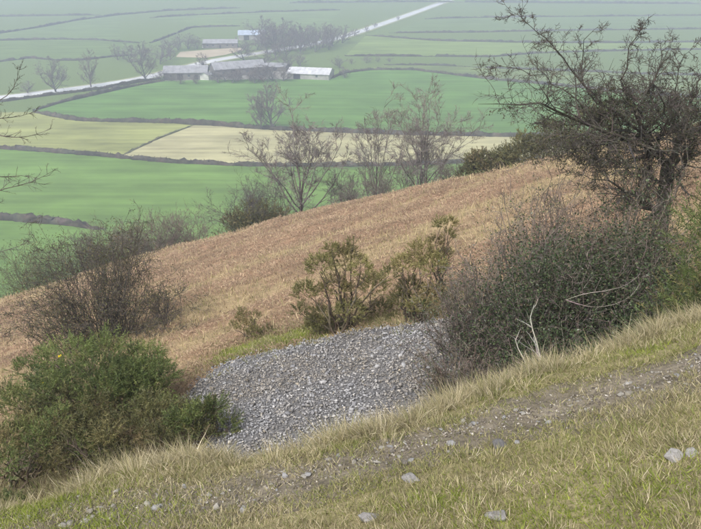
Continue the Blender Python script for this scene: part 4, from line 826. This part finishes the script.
k = 420; cx = rng.uniform(-2.6, 3.0, k); cy = 1.7 + (edge(cx) - 1.8) * rng.random(k); ok = (path_m(cx, cy) > 0.75) & (rng.random(k) < sstep(0.35, 0.7, fbm(cx * 1.2 + 3, cy * 1.2, 113)))
tussocks(cx[ok], cy[ok], 60, 0.04, 0.09, STRAW + TURF[:2], [3, 3, 1, 2, 2, 1, 1], 'long_grass', rad=0.06)
# grass on the bank face and round the scree
k = 600; cx = rng.uniform(-7, 5.5, k); cy = rng.uniform(3.4, 9.5, k); ok = (cy > edge(cx) + 0.25) & ~inside(cx, cy, scp)
tussocks(cx[ok], cy[ok], 40, 0.12, 0.25, STRAW + TURF, [3, 3, 1, 2, 2, 2, 2, 2, 1, 2], 'bank_grass', 0.005, 0.008, rad=0.16)
k = 620; cx = rng.uniform(-4.2, 3.2, k); cy = edge(cx) + rng.uniform(0.2, 1.5, k)
tussocks(cx, cy, 34, 0.10, 0.20, STRAW + TURF, [2, 3, 1, 2, 2, 2, 2, 2, 1, 2], 'bank_grass', 0.004, 0.007, rad=0.13)
k = 420; cx = rng.uniform(-9, -3.6, k); cy = rng.uniform(6.5, 12.5, k)
tussocks(cx, cy, 34, 0.14, 0.30, STRAW + TURF + [(0.12, 0.085, 0.05)], [2, 3, 1, 3, 3, 2, 2, 2, 1, 2, 5], 'bank_grass', 0.007, 0.012, rad=0.2)
# moss and turf at the far edge of the scree
def along(pix, n, jx, jy):
    p = np.array([hill(*q_) for q_ in pix]); t = rng.uniform(0, len(p) - 1, n); return np.stack([np.interp(t, np.arange(len(p)), p[:, k]) + rng.normal(0, j, n) for k, j in ((0, jx), (1, jy))], 1)
q = along([(218, 357), (250, 348), (290, 338), (320, 331)], 420, 0.25, 0.35); tussocks(q[:, 0], q[:, 1], 34, 0.05, 0.10, LUSH + TURF, [4, 5, 2, 1, 0.5, 0.3, 0.2, 0.3], 'moss_turf', 0.012, 0.020, rad=0.2)
q = along([(200, 375), (260, 350), (330, 333), (400, 322), (450, 313)], 480, 0.5, 0.9); q = q[~inside(q[:, 0], q[:, 1], scp) | (rng.random(len(q)) < 0.10)]; tussocks(q[:, 0], q[:, 1], 36, 0.08, 0.18, STRAW + TURF, [1, 2, .5, 2, 2, 2, 2, 2, 1, 2], 'scree_edge_grass', 0.008, 0.014, rad=0.22)
# bracken and straw grass of the hillside
def slope_pts(n):
    y = 12 + 52 * rng.random(n) ** 1.25; x = y * rng.uniform(-0.62, 0.60, n); ok = (y < brow(x) + 5) & ~inside(x, y, scp) & (y > edge(x) + 3); return x[ok], y[ok]
def litter(P, d, ln, w, lift, col, name):
    n = len(P); s = unit(np.cross(d, np.array([[0, 0, 1.]]))) * (w / 2)[:, None]; s = s + rng.normal(0, 0.3, (n, 3)) * (w / 2)[:, None]
    m = P + d * (ln * 0.5)[:, None] + np.c_[np.zeros((n, 2)), lift]; tip = P + d * ln[:, None] + np.c_[np.zeros((n, 2)), lift * 0.2]
    v = np.stack([P, m - s, m + s, tip], 1).reshape(-1, 3); i = np.arange(n)[:, None] * 4; f = np.concatenate([i + np.array([[0, 1, 2]]), i + np.array([[1, 3, 2]])])
    return kind(obj(name, mesh(name, v, f, M['leaf'], np.repeat(col, 4, 0))), 'stuff')
x, y = slope_pts(230000); s_ = streak(x, y); ok = rng.random(len(x)) > sstep(0.45, 0.60, s_) * 0.85; x, y = x[ok], y[ok]; n = len(x)
mk = ~((np.abs(y - np.interp(x, msx[:, 0], msx[:, 1])) < 0.5) & (x > msx[0, 0]) & (x < msx[-1, 0])); x, y = x[mk], y[mk]; n = len(x)
d = unit(np.c_[rng.normal(0, 1, (n, 2)) + np.array([[-0.5, 0.5]]), rng.normal(0.0, 0.25, n)]); sc_ = np.interp(y, [12, 30, 60], [0.55, 0.85, 1.25])
tone = np.array([[0.95, 0.96, 0.93]]) * (0.40 + 0.55 * fbm(x * 0.6, y * 0.6, 121) + 0.60 * fbm((x * 0.77 + y * 0.64) * 0.12, (-x * 0.64 + y * 0.77) * 0.9, 123))[:, None]
litter(np.c_[x, y, height(x, y) + rng.uniform(-0.02, 0.06, n)], d, 0.26 * sc_ * rng.uniform(0.5, 1.3, n), 0.038 * sc_ * rng.uniform(0.5, 1.4, n), rng.uniform(0.02, 0.12, n) * sc_,
       pick([(0.315, 0.215, 0.145), (0.275, 0.188, 0.128), (0.37, 0.270, 0.188), (0.21, 0.145, 0.098), (0.40, 0.30, 0.20), (0.34, 0.27, 0.16)], [3, 2.6, 2.6, 1.2, 1.3, 1.0], n) * tone, 'dead_bracken')
x, y = slope_pts(60000); s_ = streak(x, y); ok = rng.random(len(x)) < 0.08 + sstep(0.45, 0.60, s_) * 0.8; x, y = x[ok], y[ok]; n = len(x); sc_ = np.interp(y, [12, 30, 60], [0.7, 1.0, 1.5])
blades(np.c_[x, y, height(x, y) - 0.02], unit(np.c_[rng.normal(0, 0.4, (n, 2)), np.ones(n)]), 0.24 * sc_ * rng.uniform(0.5, 1.3, n), 0.030 * sc_ * rng.uniform(0.6, 1.3, n), unit(rng.normal(0, 1, (n, 3)) + down) * 0.9,
       pick([(0.42, 0.34, 0.19), (0.36, 0.28, 0.16), (0.28, 0.25, 0.11), (0.46, 0.38, 0.23), (0.21, 0.20, 0.08)], [3, 3, 1.4, 1.5, 0.7], n), 'moor_grass')

# ------------------------------------------------------------------ haze: the damp air of the valley
hm = bpy.data.materials.new('damp air'); hm.use_nodes = True; hn = hm.node_tree.nodes; hn.remove(hn['Principled BSDF'])
pv = hn.new('ShaderNodeVolumePrincipled'); pv.inputs['Color'].default_value = (0.71, 0.80, 1.0, 1); pv.inputs['Density'].default_value = 0.00084; pv.inputs['Anisotropy'].default_value = 0.1
hm.node_tree.links.new(pv.outputs[0], hn['Material Output'].inputs['Volume'])
bm = bmesh.new(); box(bm, -4100, 4100, -3600, 4100, -1.5, CAMZ + 14); kind(obj('haze', bm_mesh('haze', bm, hm)), 'stuff')
